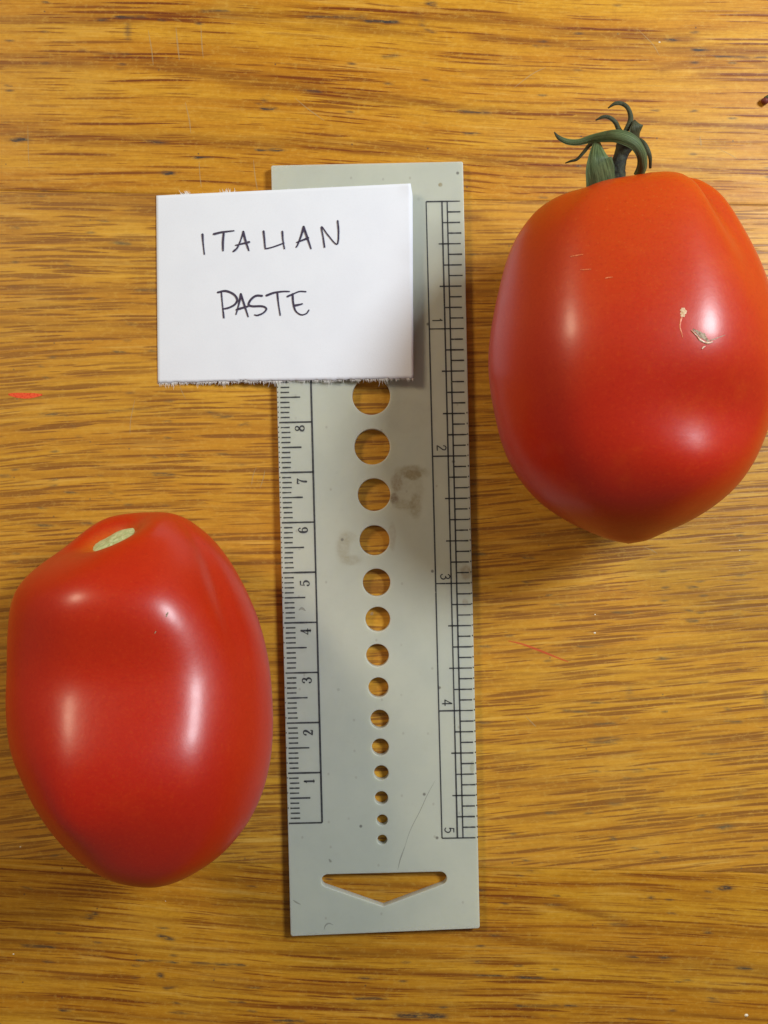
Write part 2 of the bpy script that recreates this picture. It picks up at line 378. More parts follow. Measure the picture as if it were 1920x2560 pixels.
# the seams run a touch downhill to the right: (py at the left edge, slope)
SEAMS = [(-3000, .0), (476, 0.0185), (2147, 0.0185), (6000, 0.0)]
xs = np.unique(np.r_[np.linspace(-34, -8.8, 14), np.arange(-8.8, 8.8, 0.11), np.linspace(8.8, 34, 14)])
def seam_world(i):
    py0, sl = SEAMS[i]
    s = H / F
    return (1280 - py0) * s - sl * (xs - (0 - 960) * s)
slopes = [lambda y: -0.045 + 0 * y, lambda y: np.interp(y, [-7.5, -4, 1.5, 4, 6.5], [.055, .05, .04, 0, -.04]), lambda y: -0.055 + 0 * y]
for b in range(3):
    yt, yb = seam_world(b), seam_world(b + 1)
    yt = np.minimum(yt, 24.0) - (0.0035 if b else 0)
    yb = np.maximum(yb, -24.0) + (0.0035 if b < 2 else 0)
    # rows: dense inside the view
    top_m, bot_m = yt.mean(), yb.mean()
    dn_t, dn_b = min(top_m, 11), max(bot_m, -11)
    rows = [1.0] if top_m > 11 else []
    ny = int((dn_t - dn_b) / 0.032)
    vv = np.linspace(dn_t, dn_b, ny)
    if top_m > 11: vv = np.r_[np.linspace(top_m, 11.2, 8), vv]
    if bot_m < -11: vv = np.r_[vv, np.linspace(-11.2, bot_m, 8)]
    f = (top_m - vv) / (top_m - bot_m)
    X = np.repeat(xs[None, :], len(f), 0)
    Y = yt[None, :] * (1 - f[:, None]) + yb[None, :] * f[:, None]
    Z = np.zeros_like(X)
    Z[0] = Z[-1] = -0.006
    nx = len(xs); nr = len(f)
    verts = np.stack([X, Y, Z], -1).reshape(-1, 3)
    idx = np.arange(nr * nx).reshape(nr, nx)
    quads = np.stack([idx[:-1, :-1], idx[1:, :-1], idx[1:, 1:], idx[:-1, 1:]], -1).reshape(-1, 4)
    # edge walls and underside
    rim = np.r_[idx[0, :], idx[1:, -1], idx[-1, -2::-1], idx[-2:0:-1, 0]]
    low = verts[rim].copy(); low[:, 2] = -2.4
    base_i = len(verts)
    verts = np.vstack([verts, low])
    m = len(rim)
    walls = [(rim[k], rim[(k + 1) % m], base_i + (k + 1) % m, base_i + k) for k in range(m)]
    faces = [tuple(int(q) for q in fq) for fq in quads] + [tuple(int(q) for q in fq) for fq in walls] + [tuple(range(base_i + m - 1, base_i - 1, -1))]
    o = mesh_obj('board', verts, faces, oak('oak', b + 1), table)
    px = verts[:, 0] * F / H + 960; py = 1280 - verts[:, 1] * F / H
    band = np.zeros(len(verts)); ink = np.zeros(len(verts))
    seg_field(px, py, [q for q in BANDS if True], band)
    seg_field(px, py, INKS, ink)
    # outside the view the growth rings go on
    far = np.clip(np.maximum((np.abs(verts[:, 0]) - 8.2) / 9.0, (np.abs(verts[:, 1]) - 10.7) / 6.0), 0, 1)
    far = far * far * (3 - 2 * far)
    yy = verts[:, 1] + 0.05 * verts[:, 0]
    gen = np.clip(0.26 * (np.sin(yy * 3.1) + np.sin(yy * 7.3 + 1.0) * 0.8 + np.sin(yy * 1.3 + 2.0) * 0.7), 0, 0.6)
    band = band * (1 - far) + gen * far
    # rings of another board do not cross the seam
    sl = slopes[b](verts[:, 1])
    grain = verts[:, 1] - sl * verts[:, 0] + 0.08 * np.sin(verts[:, 0] * 0.45 + b) + b * 37.0
    for nm, arr in (('band', band), ('ink', ink), ('grain', grain)):
        a = o.data.attributes.new(nm, 'FLOAT', 'POINT')
        a.data.foreach_set('value', arr.astype(np.float32))

# red crayon strokes and fine scratches in the varnish
def wax():
    n = N('red_crayon')
    v = n.coords()
    f = n.noise(v, 26.0, 3.0)
    n.base(n.mix(n.ss(f, 0.35, 0.65), (0.80, 0.055, 0.008), (0.85, 0.10, 0.02)))
    n.set(Roughness=0.6, Alpha=n.ss(f, 0.22, 0.45, 0.35, 1.0))
    return n.m
mat_wax = wax()
mat_wax_faint = plain('faint_crayon', (0.78, 0.09, 0.03), 0.6, Alpha=0.5)
def pale():
    n = N('scratch_mark')
    n.base((0.60, 0.44, 0.20)); n.set(Roughness=0.7, Alpha=0.35)
    return n.m
mat_scr = pale()
def strip(c, pts, w0, name, mat, z=0.003, taper=True):
    pts = crop(*c, pts)
    pp = smooth_path(pts, 8)
    g = Geo()
    n = len(pp)
    tt = np.linspace(0, 1, n)
    w = w0 / K * (np.sin(np.pi * np.clip(tt, .04, .96)) ** 0.5 if taper else np.ones(n))
    w = w * (1 + 0.25 * rng.standard_normal(n).cumsum() / n ** .5)
    g.ribbon([P(a, b, z) for a, b in pp], np.maximum(w, 0.002), cap=False)
    return g.build(name, mat, table)
strip(cD, [(50, 322), (110, 328), (170, 330), (250, 324)], 13, 'crayon_mark', mat_wax)
strip(cE, [(205, 678), (280, 695), (370, 728), (470, 768), (540, 795)], 6, 'crayon_mark', mat_wax_faint)
for c, pts, w in ((cA, [(640, 130), (655, 215), (662, 280)], 3.5), (cA, [(760, 120), (768, 200), (775, 260)], 4), (cA, [(868, 110), (872, 190), (878, 250)], 3), (cA, [(800, 440), (818, 520), (824, 575)], 3), (cA, [(860, 700), (864, 760), (870, 810)], 3), (cA, [(1095, 690), (1102, 760), (1112, 820)], 3.5), (cD, [(770, 560), (775, 470), (800, 350)], 2.5), (cD, [(1060, 260), (1080, 310), (1100, 350)], 2.5), (cB, [(1365, 590), (1368, 615), (1370, 630)], 6), (cB, [(1440, 640), (1500, 670), (1530, 690)], 2.5), (cA, [(120, 540), (122, 640), (126, 720)], 2.5), (cA, [(1270, 420), (1330, 470), (1400, 520)], 2), (cD, [(1490, 860), (1500, 800), (1520, 750)], 2.5), (cD, [(1540, 880), (1560, 820), (1570, 770)], 2.5), (cE, [(960, 150), (1010, 170), (1040, 190)], 3), (cE, [(300, 1100), (340, 1140), (360, 1160)], 3), (cB, [(560, 380), (640, 320), (700, 290)], 2), (cB, [(1100, 130), (1160, 190), (1190, 240)], 2)):
    strip(c, pts, w, 'scratch', mat_scr)
def speck_mat():
    return plain('dust_speck', (0.8, 0.72, 0.55), 0.6)
g = Geo()
for c, x, y, r in ((cE, 688, 633, 3), (cE, 690, 530, 2), (cF, 1538, 1655, 5), (cG, 58, 493, 2.5), (cG, 715, 264, 1.2), (cG, 90, 30, 1.2), ((0, 1240, 2.168), 110, 1902, 2), (cB, 1190, 182, 2.5), (cE, 1500, 170, 2)):
    (qx, qy), = crop(*c, [(x, y)])
    cx, cy, _ = P(qx, qy)
    b0 = len(g.v); rr = r / K * 0.8
    for k in range(6):
        a = k * math.pi / 3
        g.v.append((cx + rr * math.cos(a) * 1.3, cy + rr * math.sin(a), 0.0))
    g.v.append((cx, cy, rr * 0.6))
    for k in range(6):
        g.f.append((b0 + k, b0 + (k + 1) % 6, b0 + 6))
o = g.build('dust_specks', speck_mat(), table); o['kind'] = 'stuff'

# ------------------------------------------------------------------ plastic ruler with gauge holes
RC = P(940, 1370, 0)
ruler = thing('ruler', 'pale grey plastic ruler with a row of round gauge holes and a triangular slot', 'ruler', RC)
HOLES = [(928, 989.5, 47.6), (930.4, 1116.8, 44.6), (935.1, 1236.6, 40.8), (936.1, 1351, 37.6), (941.2, 1456.3, 34.5), (944.2, 1548.2, 31), (943.5, 1638.4, 28.4), (945.9, 1719, 25.2), (949, 1798, 23.3), (950.6, 1868, 21.3), (953, 1932, 18.2), (953.3, 1995, 16.6), (955.5, 2050.5, 13.7), (955.5, 2099.5, 12.2)]
HIDDEN = [(921, 852, 51), (917, 706, 54), (913, 552, 57)]
def plastic():
    n = N('ruler_plastic')
    v = n.coords((RC[0], RC[1], 0))
    x, y, z = n.sep(v)
    big = n.noise(v, 0.8, 4.0, 0.6)
    sm = n.noise(v, 9.0, 3.0, 0.6)
    c = n.mix(n.ss(big, 0.3, 0.7), (0.510, 0.530, 0.442), (0.466, 0.492, 0.420))
    c = n.mix(n.ss(sm, 0.5, 0.8, 0.0, 0.10), c, (0.42, 0.38, 0.29))
    def blob(px, py, rx, ry, amt, ring, colr, c, edge=0.35):
        cx, cy, _ = P(px, py, T)
        dx = n.math('DIVIDE', n.math('SUBTRACT', x, cx), rx / K)
        dy = n.math('DIVIDE', n.math('SUBTRACT', y, cy), ry / K)
        d = n.math('SQRT', n.math('ADD', n.math('MULTIPLY', dx, dx), n.math('MULTIPLY', dy, dy)))
        nz = n.noise(v, 4.5, 4.0, 0.65)
        d = n.math('ADD', d, n.math('MULTIPLY', n.math('SUBTRACT', nz, 0.5), 1.1))
        inner = n.ss(d, 1.0 - edge, 1.0 + edge, 1.0, 0.0)
        rim_ = n.math('MULTIPLY', n.ss(d, 0.45, 0.9), n.ss(d, 0.9, 1.2, 1.0, 0.0))
        n2 = n.noise(v, 13.0, 4.0, 0.7)
        f = n.math('ADD', n.math('MULTIPLY', inner, amt), n.math('MULTIPLY', rim_, ring))
        f = n.math('MULTIPLY', f, n.ss(n2, 0.25, 0.65, 0.45, 1.0), clamp=True)
        return n.mix(f, c, colr)
    br = (0.243, 0.193, 0.090)
    c = blob(1020, 1230, 36, 52, 0.30, 0.14, (0.319, 0.279, 0.180), c, 0.5)
    c = blob(1028, 1180, 36, 15, 0.55, 0.1, br, c, 0.5)
    c = blob(1040, 1268, 14, 30, 0.42, 0.1, br, c, 0.5)
    c = blob(1010, 1262, 26, 12, 0.30, 0.1, br, c, 0.5)
    c = blob(992, 1206, 13, 22, 0.55, 0.1, (0.228, 0.156, 0.074), c, 0.5)
    c = blob(984, 1246, 11, 12, 0.75, 0.1, (0.182, 0.123, 0.066), c, 0.5)
    c = blob(1032, 1188, 22, 11, 0.5, 0.2, br, c)
    c = blob(858, 1366, 15, 34, 0.42, 0.05, (0.304, 0.246, 0.131), c, 0.6)
    c = blob(878, 1400, 24, 11, 0.38, 0.05, (0.289, 0.230, 0.115), c, 0.6)
    c = blob(874, 1345, 16, 12, 0.28, 0.05, (0.319, 0.271, 0.156), c, 0.6)
    c = blob(980, 1340, 10, 34, 0.32, 0.1, (0.304, 0.238, 0.156), c)
    c = blob(1165, 1430, 13, 17, 0.55, 0.1, (0.274, 0.205, 0.123), c)
    c = blob(1163, 1506, 7, 10, 0.45, 0.1, (0.319, 0.246, 0.148), c)
    c = blob(1101, 462, 5, 5, 0.85, 0.0, (0.274, 0.221, 0.098), c)
    c = blob(1180, 1920, 5, 16, 0.45, 0.0, (0.258, 0.246, 0.131), c)
    c = blob(1020, 1040, 60, 40, 0.10, 0.05, (0.342, 0.295, 0.230), c)
    c = blob(900, 1800, 90, 110, 0.10, 0.0, (0.342, 0.353, 0.271), c)
    # small flecks
    d, cc = n.voro(v, 0.62)
    r_, g_, b_ = n.sep(cc)
    c = n.mix(n.math('MULTIPLY', n.ss(d, 0.010, 0.026, 0.75, 0.0), n.ss(r_, 0.4, 0.5)), c, (0.10, 0.09, 0.08))
    d, cc = n.voro(n.comb(n.math('MULTIPLY', x, 1.0), n.math('MULTIPLY', y, 0.8), 0), 1.9)
    r_, g_, b_ = n.sep(cc)
    c = n.mix(n.math('MULTIPLY', n.ss(d, 0.02, 0.06, 0.35, 0.0), n.ss(r_, 0.6, 0.7)), c, (0.25, 0.21, 0.16))
    n.base(c)
    n.set(Roughness=n.math('ADD', n.math('MULTIPLY', sm, 0.15), 0.38), Specular_IOR_Level=0.4, Subsurface_Weight=0.5, Subsurface_Scale=0.0022)
    n.b.inputs['Subsurface Radius'].default_value = (1.0, 0.95, 0.6)
    n.bump(n.noise(v, 30.0, 3.0), 0.05, 0.0001)
    return n.m
cu = bpy.data.curves.new('plate_outline', 'CURVE')
cu.dimensions = '2D'
cu.fill_mode = 'BOTH'
def poly(pts):
    sp = cu.splines.new('POLY')
    sp.points.add(len(pts) - 1)
    for p, q in zip(sp.points, pts):
        x, y, _ = P(q[0], q[1], T)
        p.co = ((x - RC[0]) * U, (y - RC[1]) * U, 0, 1)
    sp.use_cyclic_u = True
def rounded(corners, radii, n=8):
    out = []
    m = len(corners)
    for i in range(m):
        p0, p1, p2 = (np.array(corners[(i + k) % m], float) for k in (-1, 0, 1))
        a = (p0 - p1) / np.linalg.norm(p0 - p1); b = (p2 - p1) / np.linalg.norm(p2 - p1)
        ang = math.acos(np.clip(a @ b, -1, 1))
        d = radii[i] / math.tan(ang / 2)
        s, e = p1 + a * d, p1 + b * d
        bis = (a + b) / np.linalg.norm(a + b)
        c0 = p1 + bis * radii[i] / math.sin(ang / 2)
        a0 = math.atan2(*(s - c0)[::-1]); a1 = math.atan2(*(e - c0)[::-1])
        da = (a1 - a0 + math.pi) % (2 * math.pi) - math.pi
        for t in np.linspace(0, 1, n):
            out.append(c0 + radii[i] * np.array([math.cos(a0 + da * t), math.sin(a0 + da * t)]))
    return out
poly(rounded([(677.5, 413.5), (1157.5, 403.5), (1199.5, 2321), (726.5, 2341)], [5, 5, 6, 6]))
for hx, hy, hr in HOLES + HIDDEN:
    poly([(hx + hr * math.cos(a), hy + hr * math.sin(a)) for a in np.linspace(0, 2 * math.pi, 56, endpoint=False)])
def hull_of_circles(cs):
    pts = sorted((x + r * math.cos(a), y + r * math.sin(a)) for x, y, r in cs for a in np.linspace(0, 2 * math.pi, 40, endpoint=False))
    def half_hull(seq):
        h = []
        for p in seq:
            while len(h) > 1 and (h[-1][0] - h[-2][0]) * (p[1] - h[-2][1]) - (h[-1][1] - h[-2][1]) * (p[0] - h[-2][0]) <= 0:
                h.pop()
            h.append(p)
        return h
    return half_hull(pts)[:-1] + half_hull(pts[::-1])[:-1]
poly(hull_of_circles([(819.5, 2202, 16), (1100.5, 2196, 16.5), (958, 2257, 9)]))
cu.extrude = (T / 2 - 0.012) * U
cu.bevel_depth = 0.012 * U
cu.bevel_resolution = 2
cu.offset = -0.012 * U
tmp = bpy.data.objects.new('plate_tmp', cu)
col.objects.link(tmp)
bpy.context.view_layer.update()
me = bpy.data.meshes.new_from_object(tmp.evaluated_get(bpy.context.evaluated_depsgraph_get()))
bpy.data.objects.remove(tmp)
me.name = 'plate'
me.materials.clear()
me.materials.append(plastic())
plate = bpy.data.objects.new('plate', me)
plate.location = (0, 0, T / 2 * U)
plate.parent = ruler
col.objects.link(plate)

ZP = T + 0.004
def print_mat():
    n = N('black_print')
    f = n.noise(n.coords(), 20.0, 3.0)
    n.base(n.mix(n.ss(f, 0.3, 0.7), (0.020, 0.021, 0.026), (0.060, 0.062, 0.066)))
    n.set(Roughness=0.55, Alpha=n.ss(f, 0.22, 0.36, 0.35, 0.96))
    return n.m
mat_print = print_mat()
class Print(Geo):
    def line(s, a, b, w=2.6):
        n = 5
        pts = [P(a[0] + (b[0] - a[0]) * t, a[1] + (b[1] - a[1]) * t, ZP) for t in np.linspace(0, 1, n)]
        s.ribbon(pts, np.full(n, 1.42 * w / K) * (1 + 0.10 * rng.standard_normal(n)), cap=False)
cm = Print()
def cmpt(c, off):
    """c centimetres up the left scale, off pixels right of the ruler's left edge"""
    y = 2058.6 - 125.24 * c
    xl = 677.5 + (y - 413.5) * (49.0 / 1927.5)
    return (xl + off, y - off * 0.0235)
fr = 86.0
cm.line(cmpt(0, fr), cmpt(9.6, fr), 3.4)
cm.line(cmpt(0, 3), cmpt(0, fr), 2.8)
for k in range(1, 97):
    c = k / 10
    if k % 10 == 0:
        cm.line(cmpt(c, 4), cmpt(c, fr), 2.9)
    else:
        L = 58 if k % 5 == 0 else 31
        st = 7 + rng.uniform(-1, 1.5)
        cm.line(cmpt(c, st + (1.5 if c > 5 else 0)), cmpt(c, L + rng.uniform(-1, 1)), 2.5 if k % 5 else 2.7)
        if c > 4.5 or k % 3 == 0:
            cm.line(cmpt(c + .008, 1.2), cmpt(c + .008, 3.6), 2.2)
cm.build('centimetre_scale', mat_print, ruler, RC)
inch = Print()
def inpt(c, off):
    """c inches down the right scale, off pixels right of its left frame line"""
    y = 504.2 + 318.3 * c
    return (1065.3 + 7.95 * c + off, y - off * 0.017)
L1, L2, RE = 39.5, 52.5, 88
inch.line(inpt(0, 0), inpt(5, 0), 2.4)
inch.line(inpt(0, L1), inpt(5, L1 - 1), 2.8)
inch.line(inpt(0, L2), inpt(5, L2), 2.8)
for k in range(0, 61):
    c = k / 12
    if k % 12 == 0: s0 = 0
    elif k % 4 == 0: s0 = L1 - 11
    elif k % 2 == 0: s0 = L1
    else: s0 = L2
    inch.line(inpt(c, s0), inpt(c, RE - rng.uniform(1, 5)), 2.5)
    if c > 1.6:
        inch.line(inpt(c - .004, RE - .5), inpt(c - .004, RE + 2.2), 2.6)
inch.build('inch_scale', mat_print, ruler, RC)
# numerals as pen-width strokes: (x, y, w) in a 1 x 1.5 cell, y up
DIG = {
    '1': [[(.30, 1.18, .08), (.42, 1.30, .10), (.54, 1.46, .16)], [(.54, 1.48, .22), (.54, .8, .22), (.54, .03, .22)], [(.28, .03, .07), (.54, .03, .07), (.80, .03, .07)]],
    '2': [[(.16, 1.10, .20), (.22, 1.34, .12), (.48, 1.47, .10), (.76, 1.34, .20), (.78, 1.02, .24), (.56, .66, .17), (.22, .22, .10), (.14, .06, .08)], [(.14, .08, .12), (.5, .10, .20), (.80, .08, .16), (.88, .36, .06)]],
    '3': [[(.16, 1.18, .20), (.28, 1.42, .10), (.52, 1.47, .10), (.76, 1.28, .20), (.70, .94, .20), (.42, .80, .07)], [(.42, .80, .07), (.74, .68, .20), (.84, .40, .24), (.70, .10, .15), (.42, .01, .10), (.18, .12, .14), (.14, .32, .20)]],
    '4': [[(.64, 1.48, .12), (.36, .92, .08), (.06, .42, .08)], [(.06, .42, .10), (.5, .42, .10), (.96, .42, .10)], [(.66, 1.46, .22), (.66, .7, .22), (.66, .02, .22)], [(.42, .02, .06), (.66, .02, .06), (.90, .02, .06)]],
    '5': [[(.80, 1.42, .16), (.52, 1.42, .14), (.24, 1.42, .08)], [(.24, 1.44, .08), (.20, 1.1, .08), (.18, .78, .08)], [(.18, .78, .08), (.46, .94, .10), (.76, .76, .20), (.82, .42, .24), (.64, .10, .15), (.38, .01, .10), (.16, .12, .14), (.14, .30, .20)]],
    '6': [[(.78, 1.22, .18), (.66, 1.44, .10), (.42, 1.42, .12), (.20, 1.10, .22), (.14, .62, .24), (.24, .18, .20), (.50, .01, .10), (.76, .18, .18), (.82, .48, .22), (.68, .80, .14), (.44, .86, .09), (.22, .66, .10)]],
    '7': [[(.12, 1.12, .06), (.14, 1.42, .14), (.5, 1.40, .18), (.88, 1.42, .12)], [(.88, 1.42, .08), (.60, .98, .14), (.46, .52, .22), (.42, .03, .24)]],
    '8': [[(.50, .80, .12), (.22, 1.00, .16), (.24, 1.32, .14), (.50, 1.47, .09), (.76, 1.32, .16), (.76, 1.02, .18), (.50, .80, .16), (.18, .54, .22), (.16, .20, .20), (.50, .02, .10), (.82, .20, .20), (.82, .54, .18), (.50, .80, .12)]],
}
DIGS = {   # lighter sans numerals of the inch scale
    '1': [[(.32, 1.16, .10), (.54, 1.46, .10)], [(.54, 1.48, .13), (.54, .75, .13), (.54, .0, .13)]],
    '2': [[(.16, 1.08, .12), (.24, 1.36, .12), (.50, 1.46, .12), (.78, 1.32, .12), (.78, 1.00, .13), (.52, .62, .13), (.22, .24, .12), (.14, .04, .12)], [(.14, .05, .12), (.5, .05, .12), (.86, .05, .12)]],
    '3': [[(.16, 1.22, .12), (.30, 1.42, .12), (.54, 1.46, .12), (.78, 1.28, .13), (.72, .94, .13), (.42, .80, .11)], [(.42, .80, .11), (.76, .70, .13), (.86, .40, .14), (.70, .10, .13), (.42, .0, .12), (.20, .10, .12), (.12, .28, .12)]],
    '4': [[(.64, 1.48, .12), (.36, .92, .10), (.08, .42, .10)], [(.06, .40, .12), (.5, .40, .12), (.94, .40, .12)], [(.66, 1.46, .14), (.66, .7, .14), (.66, .0, .14)]],
    '5': [[(.80, 1.42, .12), (.5, 1.42, .12), (.26, 1.42, .12)], [(.26, 1.44, .11), (.22, 1.1, .11), (.18, .76, .11)], [(.18, .78, .11), (.46, .92, .12), (.76, .76, .13), (.84, .44, .14), (.66, .10, .13), (.40, .0, .12), (.14, .14, .12)]],
}
def numeral(d, px, py, hgt, ccw, tbl, wmul=1.0):
    g = Geo()
    sc = hgt / 1.5
    for st in tbl[d]:
        pp = smooth_path(st, 6)
        pts, ws = [], []
        for x, y, w in pp:
            u, v = (x - .5) * sc, (y - .75) * sc
            if ccw: qx, qy = px - v, py - u          # top of the figure points left
            else:   qx, qy = px + v, py + u          # top points right
            qy -= (qx - px) * 0.022; qx += (qy - py) * 0.026
            pts.append(P(qx, qy, ZP)); ws.append(w * sc / K * wmul)
        g.ribbon(pts, ws)
    return g.build('numeral', mat_print, ruler, RC)
for d, cx, cy, oy in (('8', 264, 447, 920), ('7', 279, 838, 920), ('6', 288, 1200, 920), ('5', 301, 1594, 920), ('4', 309, 412, 1440), ('3', 317, 773, 1440), ('2', 326, 1160, 1440), ('1', 336, 1522, 1440)):
    numeral(d, 660 + cx / 2.9625, oy + cy / 2.9625, 23.5, True, DIG, 1.4)
for d, cx, cy, oy, s in (('1', 1285, 1246, 380, 2.9625), ('2', 1315, 592, 920, 2.9625), ('3', 1343, 1546, 920, 2.9625), ('4', 1357, 938, 1440, 2.9625), ('5', 1283, 596, 1860, 2.765)):
    numeral(d, 660 + cx / s, oy + cy / s, 23.5, False, DIGS, 1.45)
# hairline scratch and a curl of dirt on the blank end
mat_dirt = plain('grime_line', (0.24, 0.23, 0.20), 0.7, Alpha=0.38)
def rstroke(pts, w, name='scuff_mark'):
    pp = smooth_path(crop(660, 1860, 2.765, pts), 8)
    g = Geo(); tt = np.linspace(0, 1, len(pp))
    g.ribbon([P(a, b, ZP) for a, b in pp], w / K * (0.25 + np.sin(np.pi * tt)), cap=False)
    g.build(name, mat_dirt, ruler, RC)
rstroke([(1185, 250), (1130, 350), (1080, 460), (1010, 600), (965, 740)], 1.5)
rstroke([(975, 705), (955, 760), (940, 805), (925, 870)], 2.4)
rstroke([(415, 1285), (425, 1255), (450, 1240), (480, 1252)], 3.0)
rstroke([(200, 1078), (225, 1095), (255, 1110)], 3.0)
rstroke([(448, 795), (458, 808), (466, 818)], 5.0)
rstroke([(240, -925), (262, -938), (288, -920)], 5.0)
rstroke([(735, -905), (745, -900), (752, -892)], 8.0)

# ------------------------------------------------------------------ paper card
def card_z(px):
    return 0.014 + (px - 392.0) / 638.0 * 0.392
CO = P(710, 705, 0.20)
card = thing('paper_card', 'white torn paper card handwritten ITALIAN PASTE lying across the top of the ruler', 'paper card', CO)
def paper():
    n = N('white_paper')
    v = n.coords()
    f = n.noise(v, 30.0, 4.0, 0.7); b_ = n.noise(v, 1.2, 3.0)
    c = n.mix(n.ss(b_, 0.3, 0.7), (0.80, 0.835, 0.90), (0.775, 0.81, 0.88))
    n.base(n.mix(n.ss(f, 0.5, 0.8, 0, 0.25), c, (0.70, 0.69, 0.69)))
    n.set(Roughness=0.85, Specular_IOR_Level=0.2)
    n.bump(f, 0.25, 0.00008)
    return n.m
mat_paper = paper()
NU, NV = 90, 60
topL, topR, botR, botL = (390.5, 489), (1026.5, 458.5), (1033.6, 945), (394.5, 957)
vs, fs = [], []
jag = rng.standard_normal(NU + 1).cumsum(); jag -= np.linspace(jag[0], jag[-1], NU + 1)
jag = 1.6 * np.convolve(jag, np.ones(3) / 3, 'same') / max(1, np.abs(jag).max()) + 1.0 * rng.standard_normal(NU + 1)
for side in (0, 1):
    for j in range(NV + 1):
        v = j / NV
        for i in range(NU + 1):
            u = i / NU
            a = np.array(topL) * (1 - u) + np.array(topR) * u
            b = np.array(botL) * (1 - u) + np.array(botR) * u
            q = a * (1 - v) + b * v
            if v > 0.985: q[1] += jag[i]
            if v < 0.1 and u > 0.97: q[0] -= 5.0 * ((u - .97) / .03) * (1 - v / .1) ** 2 * 0 
            if u > .99 and v < .06: q[0] += 4.5 * (v / .06)
            elif u > .99: q[0] += 4.5 * (1 - (v - .06) / .94)
            # a very slight bow of the card
            z = card_z(q[0]) + 0.012 * math.sin(math.pi * u) * (v - 0.5) + 0.006 * math.sin(math.pi * v * 1.3)
            if u > .95 and v < .08: z += 0.03 * ((u - .95) / .05) * (1 - v / .08)
            z += 0.012 if side == 0 else -0.004
            vs.append(P(q[0], q[1], z))
W1 = NU + 1; off = W1 * (NV + 1)
for j in range(NV):
    for i in range(NU):
        a = j * W1 + i
        fs.append((a, a + W1, a + W1 + 1, a + 1))
        fs.append((off + a, off + a + 1, off + a + W1 + 1, off + a + W1))
for i in range(NU):
    a = i; fs.append((a, a + 1, off + a + 1, off + a))
    a = NV * W1 + i; fs.append((a + 1, a, off + a, off + a + 1))
for j in range(NV):
    a = j * W1; fs.append((a + W1, a, off + a, off + a + W1))
    a = j * W1 + NU; fs.append((a, a + W1, off + a + W1, off + a))
sheet = mesh_obj('sheet', vs, fs, mat_paper, card, CO)
sheet.data.polygons.foreach_set('use_smooth', [True] * len(sheet.data.polygons))
# torn fibres along the bottom edge, two tufts on the top edge
def fibre_mat():
    n = N('paper_fibre'); n.base((0.80, 0.79, 0.77)); n.set(Roughness=0.9, Alpha=0.8)
    return n.m
g = Geo()
def fibre(px, py, dx, dy, w):
    z = card_z(px)
    p = smooth_path([(px, py, z), (px + dx * .5 + rng.normal() * 1.2, py + dy * .55, z - .004), (px + dx, py + dy, z - .012)], 3)
    n = len(p)
    g.ribbon([P(*q) for q in p], np.linspace(w, w * .25, n) / K, cap=False)
for k in range(1500):
    u = rng.uniform(0.0, 1)
    px = botL[0] * (1 - u) + botR[0] * u; py = botL[1] * (1 - u) + botR[1] * u
    clump = 0.55 + 0.35 * math.sin(px * .071) * math.sin(px * .023 + 1) + 0.25 * math.sin(px * .19 + 2)
    if rng.uniform() > clump + .25: continue
    L = (abs(rng.normal(0, 3.6)) + 1.4) * (0.6 + clump)
    if rng.uniform() < .02: L *= 1.9
    fibre(px, py - 3, rng.normal(0, 3), L + 2, rng.uniform(.9, 1.8))
for cx in (468, 566):
    for k in range(26):
        px = cx + rng.normal(0, 5 if cx < 500 else 9); py = 489 - (px - 390) * 0.048
        fibre(px, py + 3, rng.normal(-4 if cx < 500 else 0, 4), -abs(rng.normal(6, 3)) - 2, 1.7)
for k in range(40):
    u = rng.uniform(); px = topL[0] + u * 636; py = topL[1] - u * 30.5
    fibre(px, py + 2, rng.normal(0, 3), -abs(rng.normal(1.5, 1)) - 1.2, 1.0)
fb = g.build('torn_fibres', fibre_mat(), card, CO)
fb['kind'] = 'stuff'
# handwriting
def ink_mat():
    n = N('pen_ink')
    f = n.noise(n.coords(), 45.0, 2.0)
    n.base(n.mix(n.ss(f, 0.3, 0.7), (0.020, 0.014, 0.045), (0.055, 0.042, 0.085)))
    n.set(Roughness=0.5)
    return n.m
mat_ink = ink_mat()
cW = (360, 380, 2.304)
WORDS = [
    [('letter', [[(337, 474), (341, 530), (348, 589)]]),
     ('letter', [[(403, 472), (450, 461), (518, 453)], [(460, 462), (455, 515), (455, 568)]]),
     ('letter', [[(572, 458), (556, 510), (537, 552), (515, 572)], [(572, 458), (585, 510), (604, 567)], [(528, 537), (565, 528), (606, 518)]]),
     ('letter', [[(689, 456), (694, 505), (698, 550), (703, 556), (745, 546), (806, 524)]]),
     ('letter', [[(797, 458), (801, 510), (809, 556)]]),
     ('letter', [[(920, 430), (906, 480), (888, 528), (877, 548)], [(920, 430), (940, 490), (962, 556)], [(880, 520), (912, 508), (946, 494)]]),
     ('letter', [[(1040, 547), (1032, 490), (1023, 430), (1060, 478), (1111, 531), (1121, 465), (1116, 396)]])],
    [('letter', [[(446, 812), (452, 880), (460, 954)], [(426, 808), (470, 800), (515, 818), (537, 848), (525, 876), (490, 896), (455, 904)]]),
     ('letter', [[(558, 818), (548, 870), (530, 935)], [(558, 818), (578, 880), (600, 948)], [(533, 908), (565, 898), (602, 888)]]),
     ('letter', [[(680, 828), (645, 828), (616, 850), (603, 878), (625, 888), (680, 888), (705, 902), (688, 926), (655, 940), (637, 938)]]),
     ('letter', [[(706, 826), (750, 810), (800, 803), (838, 803)], [(768, 810), (774, 870), (785, 940)]]),
     ('letter', [[(932, 804), (895, 803), (858, 818), (826, 832)], [(856, 818), (860, 870), (874, 915), (905, 937), (935, 930), (950, 910)], [(868, 884), (890, 880), (913, 874)]])],
]
